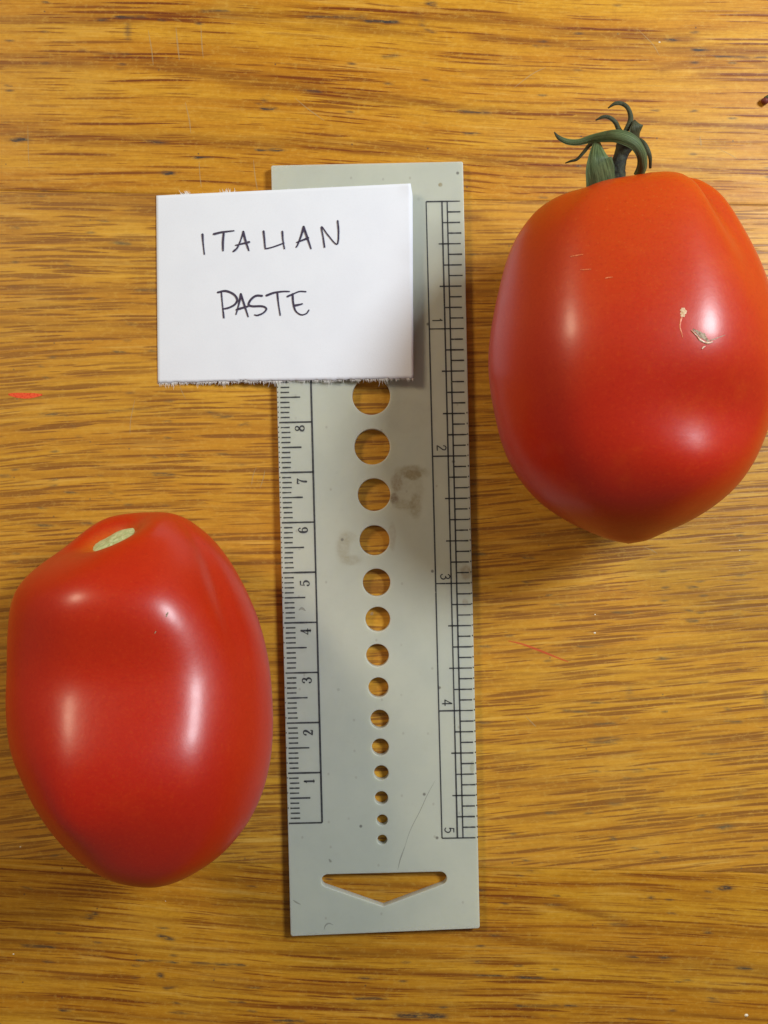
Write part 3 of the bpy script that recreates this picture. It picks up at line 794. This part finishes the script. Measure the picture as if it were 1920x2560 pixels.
for wd in WORDS:
    for nm, strokes in wd:
        g = Geo()
        for st in strokes:
            pp = smooth_path(crop(*cW, st), 9)
            n = len(pp); tt = np.linspace(0, 1, n)
            w = 5.0 * (0.86 + 0.22 * np.sin(tt * 3.0 + rng.uniform(0, 6)) + 0.03 * rng.standard_normal(n))
            w = w * np.where(tt > .85, 1.12 - (tt - .85) * 1.5, 1.0)
            g.ribbon([P(a, b, card_z(a) + 0.028) for a, b in pp], w / K)
        g.build(nm, mat_ink, card, CO)

# ------------------------------------------------------------------ tomatoes
def outline_radii(poly_px, cen, nb=120):
    pl = resample(np.vstack([poly_px, poly_px[:1]]), 1200)
    a = np.arctan2(pl[:, 1] - cen[1], pl[:, 0] - cen[0]); r = np.hypot(pl[:, 0] - cen[0], pl[:, 1] - cen[1])
    ang = np.linspace(-math.pi, math.pi, nb, endpoint=False)
    o = np.argsort(a)
    return ang, np.interp(ang, np.r_[a[o] - 2 * math.pi, a[o], a[o] + 2 * math.pi], np.tile(r[o], 3))

def cross_section(faces, strength, seg):
    """convex closed sections made of flat faces joined by rounded ridges:
    faces = (direction in degrees, weight, width); strength(t) how angular they are"""
    M = 2880
    ph = np.linspace(0, 2 * math.pi, M, endpoint=False)
    def section(tt):
        CX, CZ = [], []
        for t in tt:
            g = 0
            for c, a, w in faces:
                d = (ph - R(c) + math.pi) % (2 * math.pi) - math.pi
                g = g + (a(t) if callable(a) else a) * np.exp(-(d / R(w)) ** 2)
            rc = 1 + strength(t) * g
            for f_ in (np.cos(ph), np.sin(ph)):
                rc = rc - f_ * 2 * (rc * f_).mean()
            rc = np.maximum(rc, 0.08)
            for f_ in (np.cos(ph), np.sin(ph)):
                rc = rc - f_ * 2 * (rc * f_).mean()
            x = np.cumsum(-np.sin(ph) * rc); z = np.cumsum(np.cos(ph) * rc)
            x -= (x.max() + x.min()) / 2; z -= (z.max() + z.min()) / 2
            k = x.max()
            x = x / k; z = z / k
            # spread the vertices evenly between arc length and turning angle
            u = np.r_[0, np.cumsum(0.5 + 0.5 * rc / rc.mean())]
            u = u / u[-1]
            want = np.linspace(0, 1, seg, endpoint=False)
            CX.append(np.interp(want, u, np.r_[x, x[0]])); CZ.append(np.interp(want, u, np.r_[z, z[0]]))
        return np.array(CX), np.array(CZ)
    return section

def make_tomato(left, right, zc, flat, shape, section, deform=None, rings=110, seg=180):
    """left/right: outline in photo pixels from the stem pole to the blossom pole"""
    Lp = resample(smooth_path(left, 8), 400); Rp = resample(smooth_path(right, 8), 400)
    target = np.vstack([Lp, Rp[::-1]])
    cen = target.mean(0)
    ang, tr = outline_radii(target, cen)
    corr = np.ones_like(ang)
    tt = 0.5 - 0.5 * np.cos(np.linspace(0, math.pi, rings))        # finer near the poles
    th = np.linspace(0, 2 * math.pi, seg, endpoint=False)
    for it in range(10):
        def fix(pl):
            d = pl - cen
            a = np.arctan2(d[:, 1], d[:, 0])
            k = np.interp(a, np.r_[ang, math.pi], np.r_[corr, corr[0]])
            return cen + d * k[:, None]
        A, Bq = fix(Lp), fix(Rp)
        ix = np.linspace(0, 1, 400)
        la = np.stack([np.interp(tt, ix, A[:, k]) for k in (0, 1)], 1)
        ra = np.stack([np.interp(tt, ix, Bq[:, k]) for k in (0, 1)], 1)
        s = (H - zc) / F
        to = lambda q: np.stack([(q[:, 0] - 960) * s, (1280 - q[:, 1]) * s], 1)
        la, ra = to(la), to(ra)
        mid = (la + ra) / 2; half = (ra - la) / 2
        hw = np.linalg.norm(half, axis=1)
        CX, CZ = section(tt)
        pol = np.arctan2(CZ, CX) % (2 * math.pi)
        rho, gro = shape(tt[:, None], pol)
        CX = CX * gro; CZ = CZ * gro
        X = mid[:, 0:1] + half[:, 0:1] * CX
        Y = mid[:, 1:2] + half[:, 1:2] * CX
        Zv = zc + (hw * flat(tt))[:, None] * CZ * rho
        V = np.stack([X, Y, Zv], -1)
        if deform is not None:
            V = deform(V, tt, th)
        V[..., 2] -= V[..., 2].min() - 0.003
        pz = H - V[..., 2]
        px = 960 + V[..., 0] * F / pz; py = 1280 - V[..., 1] * F / pz
        a = np.arctan2(py - cen[1], px - cen[0]).ravel(); r = np.hypot(px - cen[0], py - cen[1]).ravel()
        b = np.round((a + math.pi) / (2 * math.pi) * len(ang)).astype(int) % len(ang)
        rel = r / np.interp(a, np.r_[ang, math.pi], np.r_[tr, tr[0]])
        mr = np.zeros(len(ang)); np.maximum.at(mr, b, rel)
        ratio = np.where(mr > 0.2, 1 / np.maximum(mr, 0.2), 1)
        k = np.ones(5) / 5
        ratio = np.convolve(np.r_[ratio[-2:], ratio, ratio[:2]], k, 'valid')
        corr *= 1 + 0.8 * (ratio - 1)
    verts = V.reshape(-1, 3)
    f = []
    for i in range(rings - 1):
        for j in range(seg):
            a0 = i * seg + j; b0 = i * seg + (j + 1) % seg
            f.append((a0, a0 + seg, b0 + seg, b0))
    f.append(tuple(range(seg))); f.append(tuple(range(rings * seg - 1, (rings - 1) * seg - 1, -1)))
    return verts, f, (mid, tt)

def bumps(th, centres, width):
    o = 0
    for c, a in centres:
        d = (th - R(c) + math.pi) % (2 * math.pi) - math.pi
        o = o + a * np.exp(-(d / R(width)) ** 2)
    return o
def gauss(t, c, w):
    return np.exp(-((t - c) / w) ** 2)

def skin(name, stem, deep, orange, amount, blossom):
    n = N(name)
    tc = n.new('ShaderNodeNewGeometry')
    v = n.coords()
    x, y, z = n.sep(v)
    big = n.noise(v, 0.35, 3.0, 0.55)
    med = n.noise(v, 1.6, 4.0, 0.6)
    ds = n.attr('stem_dist')
    # riper and deeper red away from the stem, orange shoulders round it
    f = n.math('ADD', n.math('MULTIPLY', n.ss(ds, 0.6, 5.2, 1.0, 0.0), amount), n.math('MULTIPLY', n.math('SUBTRACT', big, 0.5), 0.9), clamp=True)
    c = n.mix(f, deep, orange)
    c = n.mix(n.ss(med, 0.5, 0.8, 0.0, 0.3), c, orange)
    c = n.mix(n.ss(ds, 0.25, 0.75, 0.9, 0.0), c, (0.62, 0.16, 0.012))
    sp = n.noise(v, 18.0, 3.0, 0.7)
    c = n.mix(n.ss(sp, 0.52, 0.75, 0.0, 0.22), c, (0.60, 0.075, 0.004))
    c = n.mix(n.ss(sp, 0.48, 0.28, 0.0, 0.25), c, (0.27, 0.005, 0.0005))
    # fine pale flecks in the skin
    vo = n.new('ShaderNodeTexVoronoi'); n.link(v, vo.inputs['Vector']); vo.inputs['Scale'].default_value = 10.0
    c = n.mix(n.math('MULTIPLY', n.ss(vo.outputs['Distance'], 0.05, 0.22, 1.0, 0.0), n.math('MULTIPLY', f, 0.22)), c, (0.72, 0.22, 0.04))
    n.base(c)
    rr = n.noise(v, 5.0, 4.0)
    n.set(Roughness=n.math('ADD', n.math('MULTIPLY', rr, 0.08), 0.33), Specular_IOR_Level=0.44, Subsurface_Weight=0.25, Subsurface_Scale=0.003, Coat_Weight=0.12, Coat_Roughness=0.20)
    n.b.inputs['Subsurface Radius'].default_value = (1.0, 0.12, 0.05)
    h = n.math('ADD', n.noise(v, 7.0, 3.0), n.math('MULTIPLY', n.noise(v, 45.0, 2.0), 0.25))
    n.bump(h, 0.05, 0.0004)
    return n.m

def finish_tomato(name, label, verts, faces, stem_pt, mat, origin):
    t = thing(name, label, 'tomato', origin)
    o = mesh_obj('body', verts, faces, mat, t, origin, smooth=True)
    d = np.linalg.norm(verts - np.asarray(stem_pt), axis=1)
    a = o.data.attributes.new('stem_dist', 'FLOAT', 'POINT')
    a.data.foreach_set('value', d.astype(np.float32))
    bvh = BVHTree.FromPolygons([Vector(p) for p in verts], faces)
    return t, o, bvh
def cast(bvh, px, py):
    d = Vector(P(px, py, 0)) - Vector((0, 0, H))
    hit, nor, i, dist = bvh.ray_cast(Vector((0, 0, H)), d.normalized())
    return hit, nor

# --- left tomato, stem scar showing
c4 = (0, 1240, 2.168)
Ltop = (760, 85)
left_l = crop(*c4, [Ltop, (690, 91), (600, 110), (500, 160), (420, 220), (350, 278), (290, 322), (220, 370), (150, 430), (92, 500), (60, 580), (45, 680), (38, 800), (36, 950), (30, 1100), (36, 1250), (55, 1380), (92, 1490), (150, 1620), (210, 1730), (280, 1830), (360, 1920), (450, 2000), (560, 2070), (680, 2110), (770, 2120)])
left_r = crop(*c4, [Ltop, (840, 84), (910, 92), (990, 115), (1080, 165), (1150, 230), (1210, 300), (1270, 390), (1330, 500), (1390, 640), (1430, 770), (1460, 920), (1475, 1080), (1480, 1230), (1472, 1380), (1450, 1510), (1410, 1640), (1350, 1760), (1270, 1870), (1180, 1960), (1080, 2030), (980, 2085), (890, 2113), (770, 2120)])
def shape_l(t, th):
    top = np.clip(np.sin(th), 0, 1)
    rho = 1 + 0.05 * gauss(t, .23, .08) * top - 0.155 * gauss(t, .425, .095) * top + 0.095 * gauss(t, .63, .10) * top + 0.11 * gauss(t, .70, .085) * gauss(th, R(122), R(26))
    gro = 1 - 0.045 * gauss(th, R(24), R(8)) * gauss(t, .22, .16) - 0.05 * gauss(th, R(150), R(10)) * gauss(t, .10, .08)
    return rho, gro
section_l = cross_section(((82, lambda t: np.interp(t, [.15, .6], [2.0, 5.6]), 9), (130, 3.0, 12), (178, 2.6, 14), (225, 2.2, 14), (272, 3.0, 14), (322, 2.2, 13), (30, lambda t: np.interp(t, [.15, .6], [4.6, 3.0]), 12)),
                          lambda t: np.interp(t, [0, .08, .2, .45, .65, .9, 1], [.2, .4, .45, .6, .6, .25, 0]), 180)
STEM_L = {}
def deform_l(V, tt, th):
    # the fruit leans on its broad end, so its stem end points a little upwards
    V = V.copy()
    V[..., 2] += (1.15 * (tt - 0.5))[:, None]
    # hollow round the stem scar, on the upper shoulder
    Vf = V.reshape(-1, 3)
    c0 = V[0].mean(0)
    c = np.array([c0[0] - 0.70, c0[1] - 0.10, c0[2] + 0.80])
    ax = np.array([-0.30, 0.84, 0.45]); ax /= np.linalg.norm(ax)
    rel = Vf - c
    al = rel @ ax
    perp = rel - al[:, None] * ax
    r = np.linalg.norm(perp, axis=1)
    front = np.clip((al + 1.5) / 1.0, 0, 1)
    d = (0.50 * np.exp(-(r / 0.53) ** 2) + 0.16 * np.exp(-(r / 1.1) ** 2)) * front
    W = Vf - d[:, None] * ax
    STEM_L['c'] = c; STEM_L['ax'] = ax
    return W.reshape(V.shape)
flat_l = lambda t: 0.93 + 0.0 * t
vl, fl, _ = make_tomato(left_l, left_r, 2.25, flat_l, shape_l, section_l, deform_l)
ol = P(300 / .864, 1510 / .864, 2.25); ol = (ol[0], ol[1], 0)
# find the bottom of the hollow
ax = STEM_L['ax']
bv0 = BVHTree.FromPolygons([Vector(p) for p in vl], fl)
cL = STEM_L['c'].copy()
dz = vl[:, 2].min()
hit, nor, _, _ = bv0.ray_cast(Vector(cL + ax * 3), Vector(-ax))
stem_l = np.array(hit)
tl, body_l, bvl = finish_tomato('tomato', 'red plum tomato without its stem, pale green scar on top, left of the ruler', vl, fl, stem_l,
                                skin('tomato_skin_red', None, (0.44, 0.011, 0.0005), (0.55, 0.034, 0.0005), 0.45, 0), ol)
# corky scar: a small lumpy disc
def cork():
    n = N('stem_scar_flesh')
    v = n.coords()
    f = n.noise(v, 14.0, 3.0)
    n.base(n.mix(n.ss(f, 0.35, 0.65), (0.60, 0.64, 0.33), (0.44, 0.53, 0.24)))
    n.set(Roughness=0.7)
    n.bump(f, 0.4, 0.0004)
    return n.m
q = Vector(ax).to_track_quat('Z', 'Y')
vs, fs = [], []
nr, ns = 6, 28
for i in range(nr + 1):
    for j in range(ns):
        a = 2 * math.pi * j / ns
        r = 0.50 * i / nr * (1 + 0.10 * math.sin(3 * a + 1) + 0.06 * math.sin(7 * a))
        p = Vector((r * math.cos(a), r * math.sin(a), 0.05 * (1 - (i / nr) ** 3) + 0.012 * math.sin(a * 5 + i) + 0.10))
        vs.append(Vector(stem_l) + q @ p)
for i in range(nr):
    for j in range(ns):
        a0 = i * ns + j; b0 = i * ns + (j + 1) % ns
        fs.append((a0, a0 + ns, b0 + ns, b0))
mesh_obj('stem_scar', vs, fs, cork(), tl, ol, smooth=True)

# --- right tomato with calyx
c3 = (1180, 400, 2.2122)
Rtop = (880, 62)
right_l = crop(*c3, [Rtop, (830, 75), (740, 97), (655, 130), (600, 160), (545, 178), (480, 197), (400, 245), (320, 320), (250, 420), (200, 530), (165, 650), (135, 780), (108, 920), (92, 1060), (92, 1180), (105, 1300), (130, 1430), (162, 1560), (210, 1680), (280, 1790), (370, 1890), (480, 1970), (600, 2035), (700, 2077), (780, 2108), (870, 2125)])
right_r = crop(*c3, [Rtop, (950, 54), (1020, 56), (1100, 64), (1200, 86), (1300, 130), (1380, 190), (1440, 270), (1500, 370), (1560, 480), (1610, 590), (1645, 690), (1672, 800), (1690, 920), (1698, 1050), (1696, 1180), (1683, 1310), (1655, 1440), (1595, 1600), (1530, 1720), (1440, 1830), (1330, 1920), (1200, 2000), (1060, 2062), (970, 2105), (870, 2125)])
def shape_r(t, th):
    top = np.clip(np.sin(th), 0, 1)
    rho = 1 - 0.03 * gauss(t, .34, .14) * top + 0.015 * gauss(t, .52, .10) * top - 0.13 * gauss(t, .635, .07) * gauss(th, R(58), R(38)) + 0.052 * gauss(t, .76, .075) * gauss(th, R(66), R(30))
    gro = 1 - 0.17 * gauss(th, R(49), R(8)) * gauss(t, .12, .17) - 0.09 * gauss(th, R(136), R(11)) * gauss(t, .09, .11)
    return rho, gro
section_r = cross_section(((102, 4.4, 9), (148, 2.6, 12), (195, 2.4, 14), (240, 2.2, 14), (285, 3.0, 14), (335, 2.2, 13), (20, 2.6, 12), (55, 2.4, 9)),
                          lambda t: np.interp(t, [0, .08, .2, .6, .85, 1], [.5, .9, .9, .75, .3, 0]), 180)
STEM_R = {}
def deform_r(V, tt, th):
    V = V.copy()
    V[..., 2] += (0.25 * (tt - 0.5))[:, None]
    Vf = V.reshape(-1, 3)
    c0 = V[0].mean(0)
    c = np.array([c0[0] - 0.25, c0[1] - 0.05, c0[2] + 0.10])
    ax = np.array([-0.1, 0.97, 0.15]); ax /= np.linalg.norm(ax)
    rel = Vf - c
    al = rel @ ax
    r = np.linalg.norm(rel - al[:, None] * ax, axis=1)
    d = 0.55 * np.exp(-(r / 0.6) ** 2) * np.clip((al + 1.5) / 1.0, 0, 1)
    STEM_R['c'] = c; STEM_R['ax'] = ax
    return (Vf - d[:, None] * ax).reshape(V.shape)
vr, fr_, _ = make_tomato(right_l, right_r, 2.4, lambda t: 0.92 + 0 * t, shape_r, section_r, deform_r)
orr = P(1365 / .864, 768 / .864, 2.4); orr = (orr[0], orr[1], 0)
stem_r = STEM_R['c'] - 0.5 * STEM_R['ax']
tr_, body_r, bvr = finish_tomato('tomato', 'orange red plum tomato with curled green calyx and nicked skin, right of the ruler', vr, fr_, stem_r,
                                 skin('tomato_skin_orange', None, (0.44, 0.014, 0.0005), (0.54, 0.062, 0.0005), 0.95, 0), orr)

# nick and healed scars, draped on the skin
def scar_mat(name, a, b, rough=0.5):
    n = N(name)
    f = n.noise(n.coords(), 22.0, 3.0)
    n.base(n.mix(n.ss(f, 0.35, 0.65), a, b)); n.set(Roughness=rough)
    n.bump(f, 0.5, 0.0004)
    return n.m
m_scar = scar_mat('healed_skin', (0.55, 0.33, 0.16), (0.62, 0.42, 0.24))
m_nick = scar_mat('torn_skin', (0.20, 0.12, 0.06), (0.36, 0.26, 0.16))
m_curl = scar_mat('lifted_skin', (0.72, 0.55, 0.42), (0.62, 0.36, 0.22), 0.3)
m_faint = scar_mat('faint_scratch', (0.66, 0.20, 0.08), (0.60, 0.12, 0.03), 0.4)
def drape(bvh, c, pts, widths, name, mat, parent, origin, lift=0.006, crown=0.01):
    pp = smooth_path(crop(*c, pts), 6)
    n = len(pp)
    ws = np.interp(np.linspace(0, 1, n), np.linspace(0, 1, len(widths)), widths) / c[2]
    tg = np.gradient(pp, axis=0); tg /= np.linalg.norm(tg, axis=1)[:, None]
    nm = np.stack([-tg[:, 1], tg[:, 0]], 1)
    vs, fs = [], []
    for i in range(n):
        for k, s in enumerate((-1, -.5, 0, .5, 1)):
            jit = 1 + (0.18 * rng.standard_normal() if abs(s) == 1 else 0)
            q_ = pp[i] + nm[i] * s * ws[i] * .5 * jit
            h, nn = cast(bvh, *q_)
            if h is None: return
            vs.append(h + nn * (lift + crown * (1 - s * s)) if nn.z > 0 else h - nn * (lift + crown * (1 - s * s)))
    for i in range(n - 1):
        for k in range(4):
            a = i * 5 + k
            fs.append((a, a + 1, a + 6, a + 5))
    mesh_obj(name, vs, fs, mat, parent, origin, smooth=True)
drape(bvr, c3, [(1168, 818), (1168, 845), (1166, 868)], [18, 36, 18], 'skin_scar', m_scar, tr_, orr, 0.002, 0.003)
drape(bvr, c3, [(1160, 868), (1152, 900), (1150, 925), (1160, 960), (1165, 985)], [8, 9, 7, 6, 3], 'skin_scar', m_faint, tr_, orr, 0.002, .003)
drape(bvr, c3, [(1222, 935), (1250, 955), (1275, 972), (1305, 1000)], [8, 22, 30, 10], 'skin_nick', m_nick, tr_, orr, 0.003, -0.002)
drape(bvr, c3, [(1212, 942), (1240, 970), (1262, 996), (1300, 1012), (1330, 1006)], [5, 7, 11, 14, 5], 'skin_flap', m_curl, tr_, orr, 0.005, 0.010)
drape(bvr, c3, [(1300, 1004), (1340, 990), (1400, 968)], [6, 5, 2], 'skin_nick', m_nick, tr_, orr, 0.003, 0)
drape(bvr, c3, [(1270, 1045), (1280, 1035), (1290, 1030)], [6, 9, 4], 'skin_flap', m_curl, tr_, orr, 0.006, 0.008)
drape(bvr, c3, [(545, 535), (580, 528), (615, 522)], [4, 8, 3], 'skin_scar', m_faint, tr_, orr, 0.003, .004)
drape(bvr, c3, [(598, 608), (630, 606), (660, 604)], [3, 7, 3], 'skin_scar', m_faint, tr_, orr, 0.003, .003)
drape(bvr, c3, [(735, 655), (755, 650), (780, 648)], [3, 7, 3], 'skin_scar', m_faint, tr_, orr, 0.003, .003)
drape(bvl, c4, [(900, 655), (905, 640), (912, 630)], [6, 9, 5], 'skin_scar', m_nick, tl, ol, 0.002, .002)
drape(bvl, c4, [(838, 745), (842, 738), (846, 733)], [4, 6, 4], 'skin_scar', m_nick, tl, ol, 0.002, .002)

# calyx: sepals as cupped strips that taper, and the stem stub
def leaf_mat(name, a, b, dark):
    n = N(name)
    u = n.new('ShaderNodeUVMap').outputs[0]
    x, y, z = n.sep(u)
    st = n.noise(n.comb(n.math('MULTIPLY', x, 11.0), n.math('MULTIPLY', y, 2.0)), 1.0, 4.0, 0.65)
    v = n.coords()
    bl = n.noise(v, 5.0, 3.0)
    c = n.mix(n.ss(st, 0.35, 0.68), a, b)
    c = n.mix(n.ss(bl, 0.5, 0.75, 0.0, 0.7), c, dark)
    c = n.mix(n.ss(y, 0.82, 1.0, 0.0, 0.85), c, (0.035, 0.030, 0.012))
    n.base(c)
    n.set(Roughness=0.6, Specular_IOR_Level=0.35)
    n.bump(st, 0.6, 0.0003)
    return n.m
m_leaf = leaf_mat('sepal_green', (0.040, 0.066, 0.022), (0.125, 0.170, 0.066), (0.046, 0.056, 0.026))
m_leaf_d = leaf_mat('sepal_dry', (0.045, 0.050, 0.022), (0.070, 0.080, 0.034), (0.035, 0.028, 0.014))
c2 = (1340, 230, 2.86)
cal_o = P(1340 + 600 / 2.86, 230 + 560 / 2.86, 2.3)
calyx = bpy.data.objects.new('calyx', None); calyx.empty_display_size = .004
col.objects.link(calyx); calyx.parent = tr_; calyx.location = (Vector(cal_o) - Vector(orr)) * U
WM = 1.5
def sepal(pts, widths, mat, cup=0.25, twist=(0, 0), name='sepal', thick=0.022):
    """pts: (crop x, crop y, z cm); widths in crop px"""
    ctrl = np.array([P(1340 + a / 2.86, 230 + b / 2.86, z) for a, b, z in pts])
    sc = (H - ctrl[:, 2].mean()) / F / 2.86
    pp = smooth_path(ctrl, 8)
    n = len(pp); t = np.linspace(0, 1, n)
    w = np.interp(t, np.linspace(0, 1, len(widths)), widths) * sc * WM
    tg = np.gradient(pp, axis=0); tg /= np.linalg.norm(tg, axis=1)[:, None]
    tw = np.interp(t, np.linspace(0, 1, len(twist)), twist)
    fl_ = tg.copy()
    for _ in range(6):                                              # steady sideways direction along the strip
        fl_[1:-1] = (fl_[:-2] + 2 * fl_[1:-1] + fl_[2:]) / 4
    m = 9
    vs, fs, uv = [], [], []
    for side in (1, -1):
        for i in range(n):
            sd = np.array([-fl_[i][1], fl_[i][0], 0.0]) * -1.0
            sd /= np.linalg.norm(sd)
            up = np.cross(sd, tg[i]); up /= np.linalg.norm(up)
            a = R(tw[i])
            sd2 = sd * math.cos(a) + up * math.sin(a); up2 = -sd * math.sin(a) + up * math.cos(a)
            th_ = min(thick, w[i] * .35)
            for k in range(m):
                s = (k / (m - 1)) * 2 - 1
                e = math.sqrt(max(0, 1 - s ** 4))
                rdg = 0.10 * math.sin(s * 9) * w[i] * 0.15
                p = pp[i] + sd2 * s * w[i] * .5 + up2 * (-cup * w[i] * s * s + side * th_ * .5 * e + rdg)
                vs.append(p); uv.append((k / (m - 1), t[i]))
    o2 = n * m
    for i in range(n - 1):
        for k in range(m - 1):
            a = i * m + k
            fs.append((a, a + 1, a + m + 1, a + m)); fs.append((o2 + a, o2 + a + m, o2 + a + m + 1, o2 + a + 1))
        for k in (0, m - 1):
            a = i * m + k
            fs.append((a, a + m, o2 + a + m, o2 + a) if k == 0 else (a + m, a, o2 + a, o2 + a + m))
    for k in range(m - 1):
        fs.append((k, o2 + k, o2 + k + 1, k + 1))
        a = (n - 1) * m + k
        fs.append((a, a + 1, o2 + a + 1, o2 + a))
    o = mesh_obj(name, vs, fs, mat, calyx, cal_o, smooth=True)
    ul = o.data.uv_layers.new(name='UVMap')
    for lp in o.data.loops:
        ul.data[lp.index].uv = uv[lp.vertex_index]
    return o
# broad folded sepal in front, its thin tip curling out to the left
sepal([(506, 730, 2.75), (488, 622, 3.05), (469, 535, 3.25), (454, 465, 3.32), (444, 400, 3.2), (438, 332, 2.95)], [160, 176, 146, 108, 66, 22], m_leaf, 0.16, (0, 0, 0, 0))
sepal([(440, 335, 2.95), (385, 375, 2.75), (345, 425, 2.65), (295, 478, 2.6), (250, 492, 2.58), (208, 508, 2.55)], [12, 20, 17, 14, 12, 5], m_leaf_d, 0.3)
# long sepal arching over the stem to the left
sepal([(735, 605, 2.8), (766, 530, 3.02), (768, 450, 3.2), (730, 375, 3.35), (660, 325, 3.4), (570, 302, 3.35), (480, 308, 3.2), (400, 325, 3.05), (310, 352, 2.95), (230, 350, 2.9), (165, 322, 2.9), (130, 285, 2.92)], [50, 50, 54, 60, 66, 62, 54, 40, 32, 30, 22, 5], m_leaf, 0.28, (0, 0, 5, 5, 0, 0, 0))
sepal([(650, 330, 2.9), (600, 270, 2.85), (573, 215, 2.9), (530, 180, 2.95), (480, 175, 2.95), (425, 202, 2.9)], [26, 26, 24, 21, 18, 6], m_leaf_d, 0.3)
sepal([(620, 320, 2.9), (650, 265, 2.95), (680, 190, 3.0), (665, 120, 3.05), (625, 82, 3.05), (570, 78, 3.05), (514, 115, 3.0)], [22, 26, 26, 22, 22, 19, 6], m_leaf_d, 0.3)
sepal([(735, 350, 2.75), (728, 300, 2.95), (718, 250, 3.05), (703, 198, 3.02)], [34, 76, 66, 6], m_leaf_d, 0.12, (0, 10, 0))
sepal([(740, 335, 2.75), (775, 365, 2.8), (803, 415, 2.8), (820, 470, 2.75), (820, 545, 2.6)], [26, 26, 24, 20, 14], m_leaf_d, 0.3)
# stem stub
def stub_mat():
    n = N('stem_stub')
    f = n.noise(n.coords(), 9.0, 4.0)
    n.base(n.mix(n.ss(f, 0.35, 0.65), (0.012, 0.013, 0.008), (0.038, 0.044, 0.020))); n.set(Roughness=0.8)
    n.bump(f, 0.6, 0.0006)
    return n.m
def tube(pts, radii, name, mat, parent, origin, seg=16):
    pp = smooth_path(pts, 6); n = len(pp)
    r = np.interp(np.linspace(0, 1, n), np.linspace(0, 1, len(radii)), radii)
    tg = np.gradient(pp, axis=0); tg /= np.linalg.norm(tg, axis=1)[:, None]
    vs, fs = [], []
    for i in range(n):
        a = np.cross(tg[i], [0, 0, 1.]); a /= max(np.linalg.norm(a), 1e-6); b = np.cross(a, tg[i])
        for k in range(seg):
            an = 2 * math.pi * k / seg
            rr = r[i] * (1 + 0.07 * math.sin(5 * an + i * .3) + 0.03 * rng.standard_normal())
            vs.append(pp[i] + (a * math.cos(an) + b * math.sin(an)) * rr)
    for i in range(n - 1):
        for k in range(seg):
            a0 = i * seg + k; b0 = i * seg + (k + 1) % seg
            fs.append((a0, b0, b0 + seg, a0 + seg))
    fs.append(tuple(range(seg - 1, -1, -1))); fs.append(tuple(range((n - 1) * seg, n * seg)))
    return mesh_obj(name, vs, fs, mat, parent, origin, smooth=True)
tube([P(1340 + a / 2.86, 230 + b / 2.86, z) for a, b, z in ((570, 640, 2.35), (585, 540, 2.45), (610, 450, 2.5), (645, 365, 2.6))], [0.17, 0.125, 0.12, 0.15], 'stem', stub_mat(), calyx, cal_o)

# ------------------------------------------------------------------ crumb of dried stem at the right edge
co = P(1913, 251, 0.05)
crumb = thing('stem_crumb', 'tiny dried crumb of stem, dark red and green, alone on the wood', 'crumb', (co[0], co[1], 0))
tube([P(1903, 252, .06), P(1912, 252, .075), P(1921, 250, .06)], [.03, .075, .05], 'husk', plain('dry_husk', (0.14, 0.02, 0.012), .6), crumb, (co[0], co[1], 0), 10)
tube([P(1910, 246, .09), P(1920, 243, .11), P(1932, 240, .07)], [.025, .045, .03], 'stalk', plain('dry_stalk', (0.05, 0.06, 0.02), .7), crumb, (co[0], co[1], 0), 10)
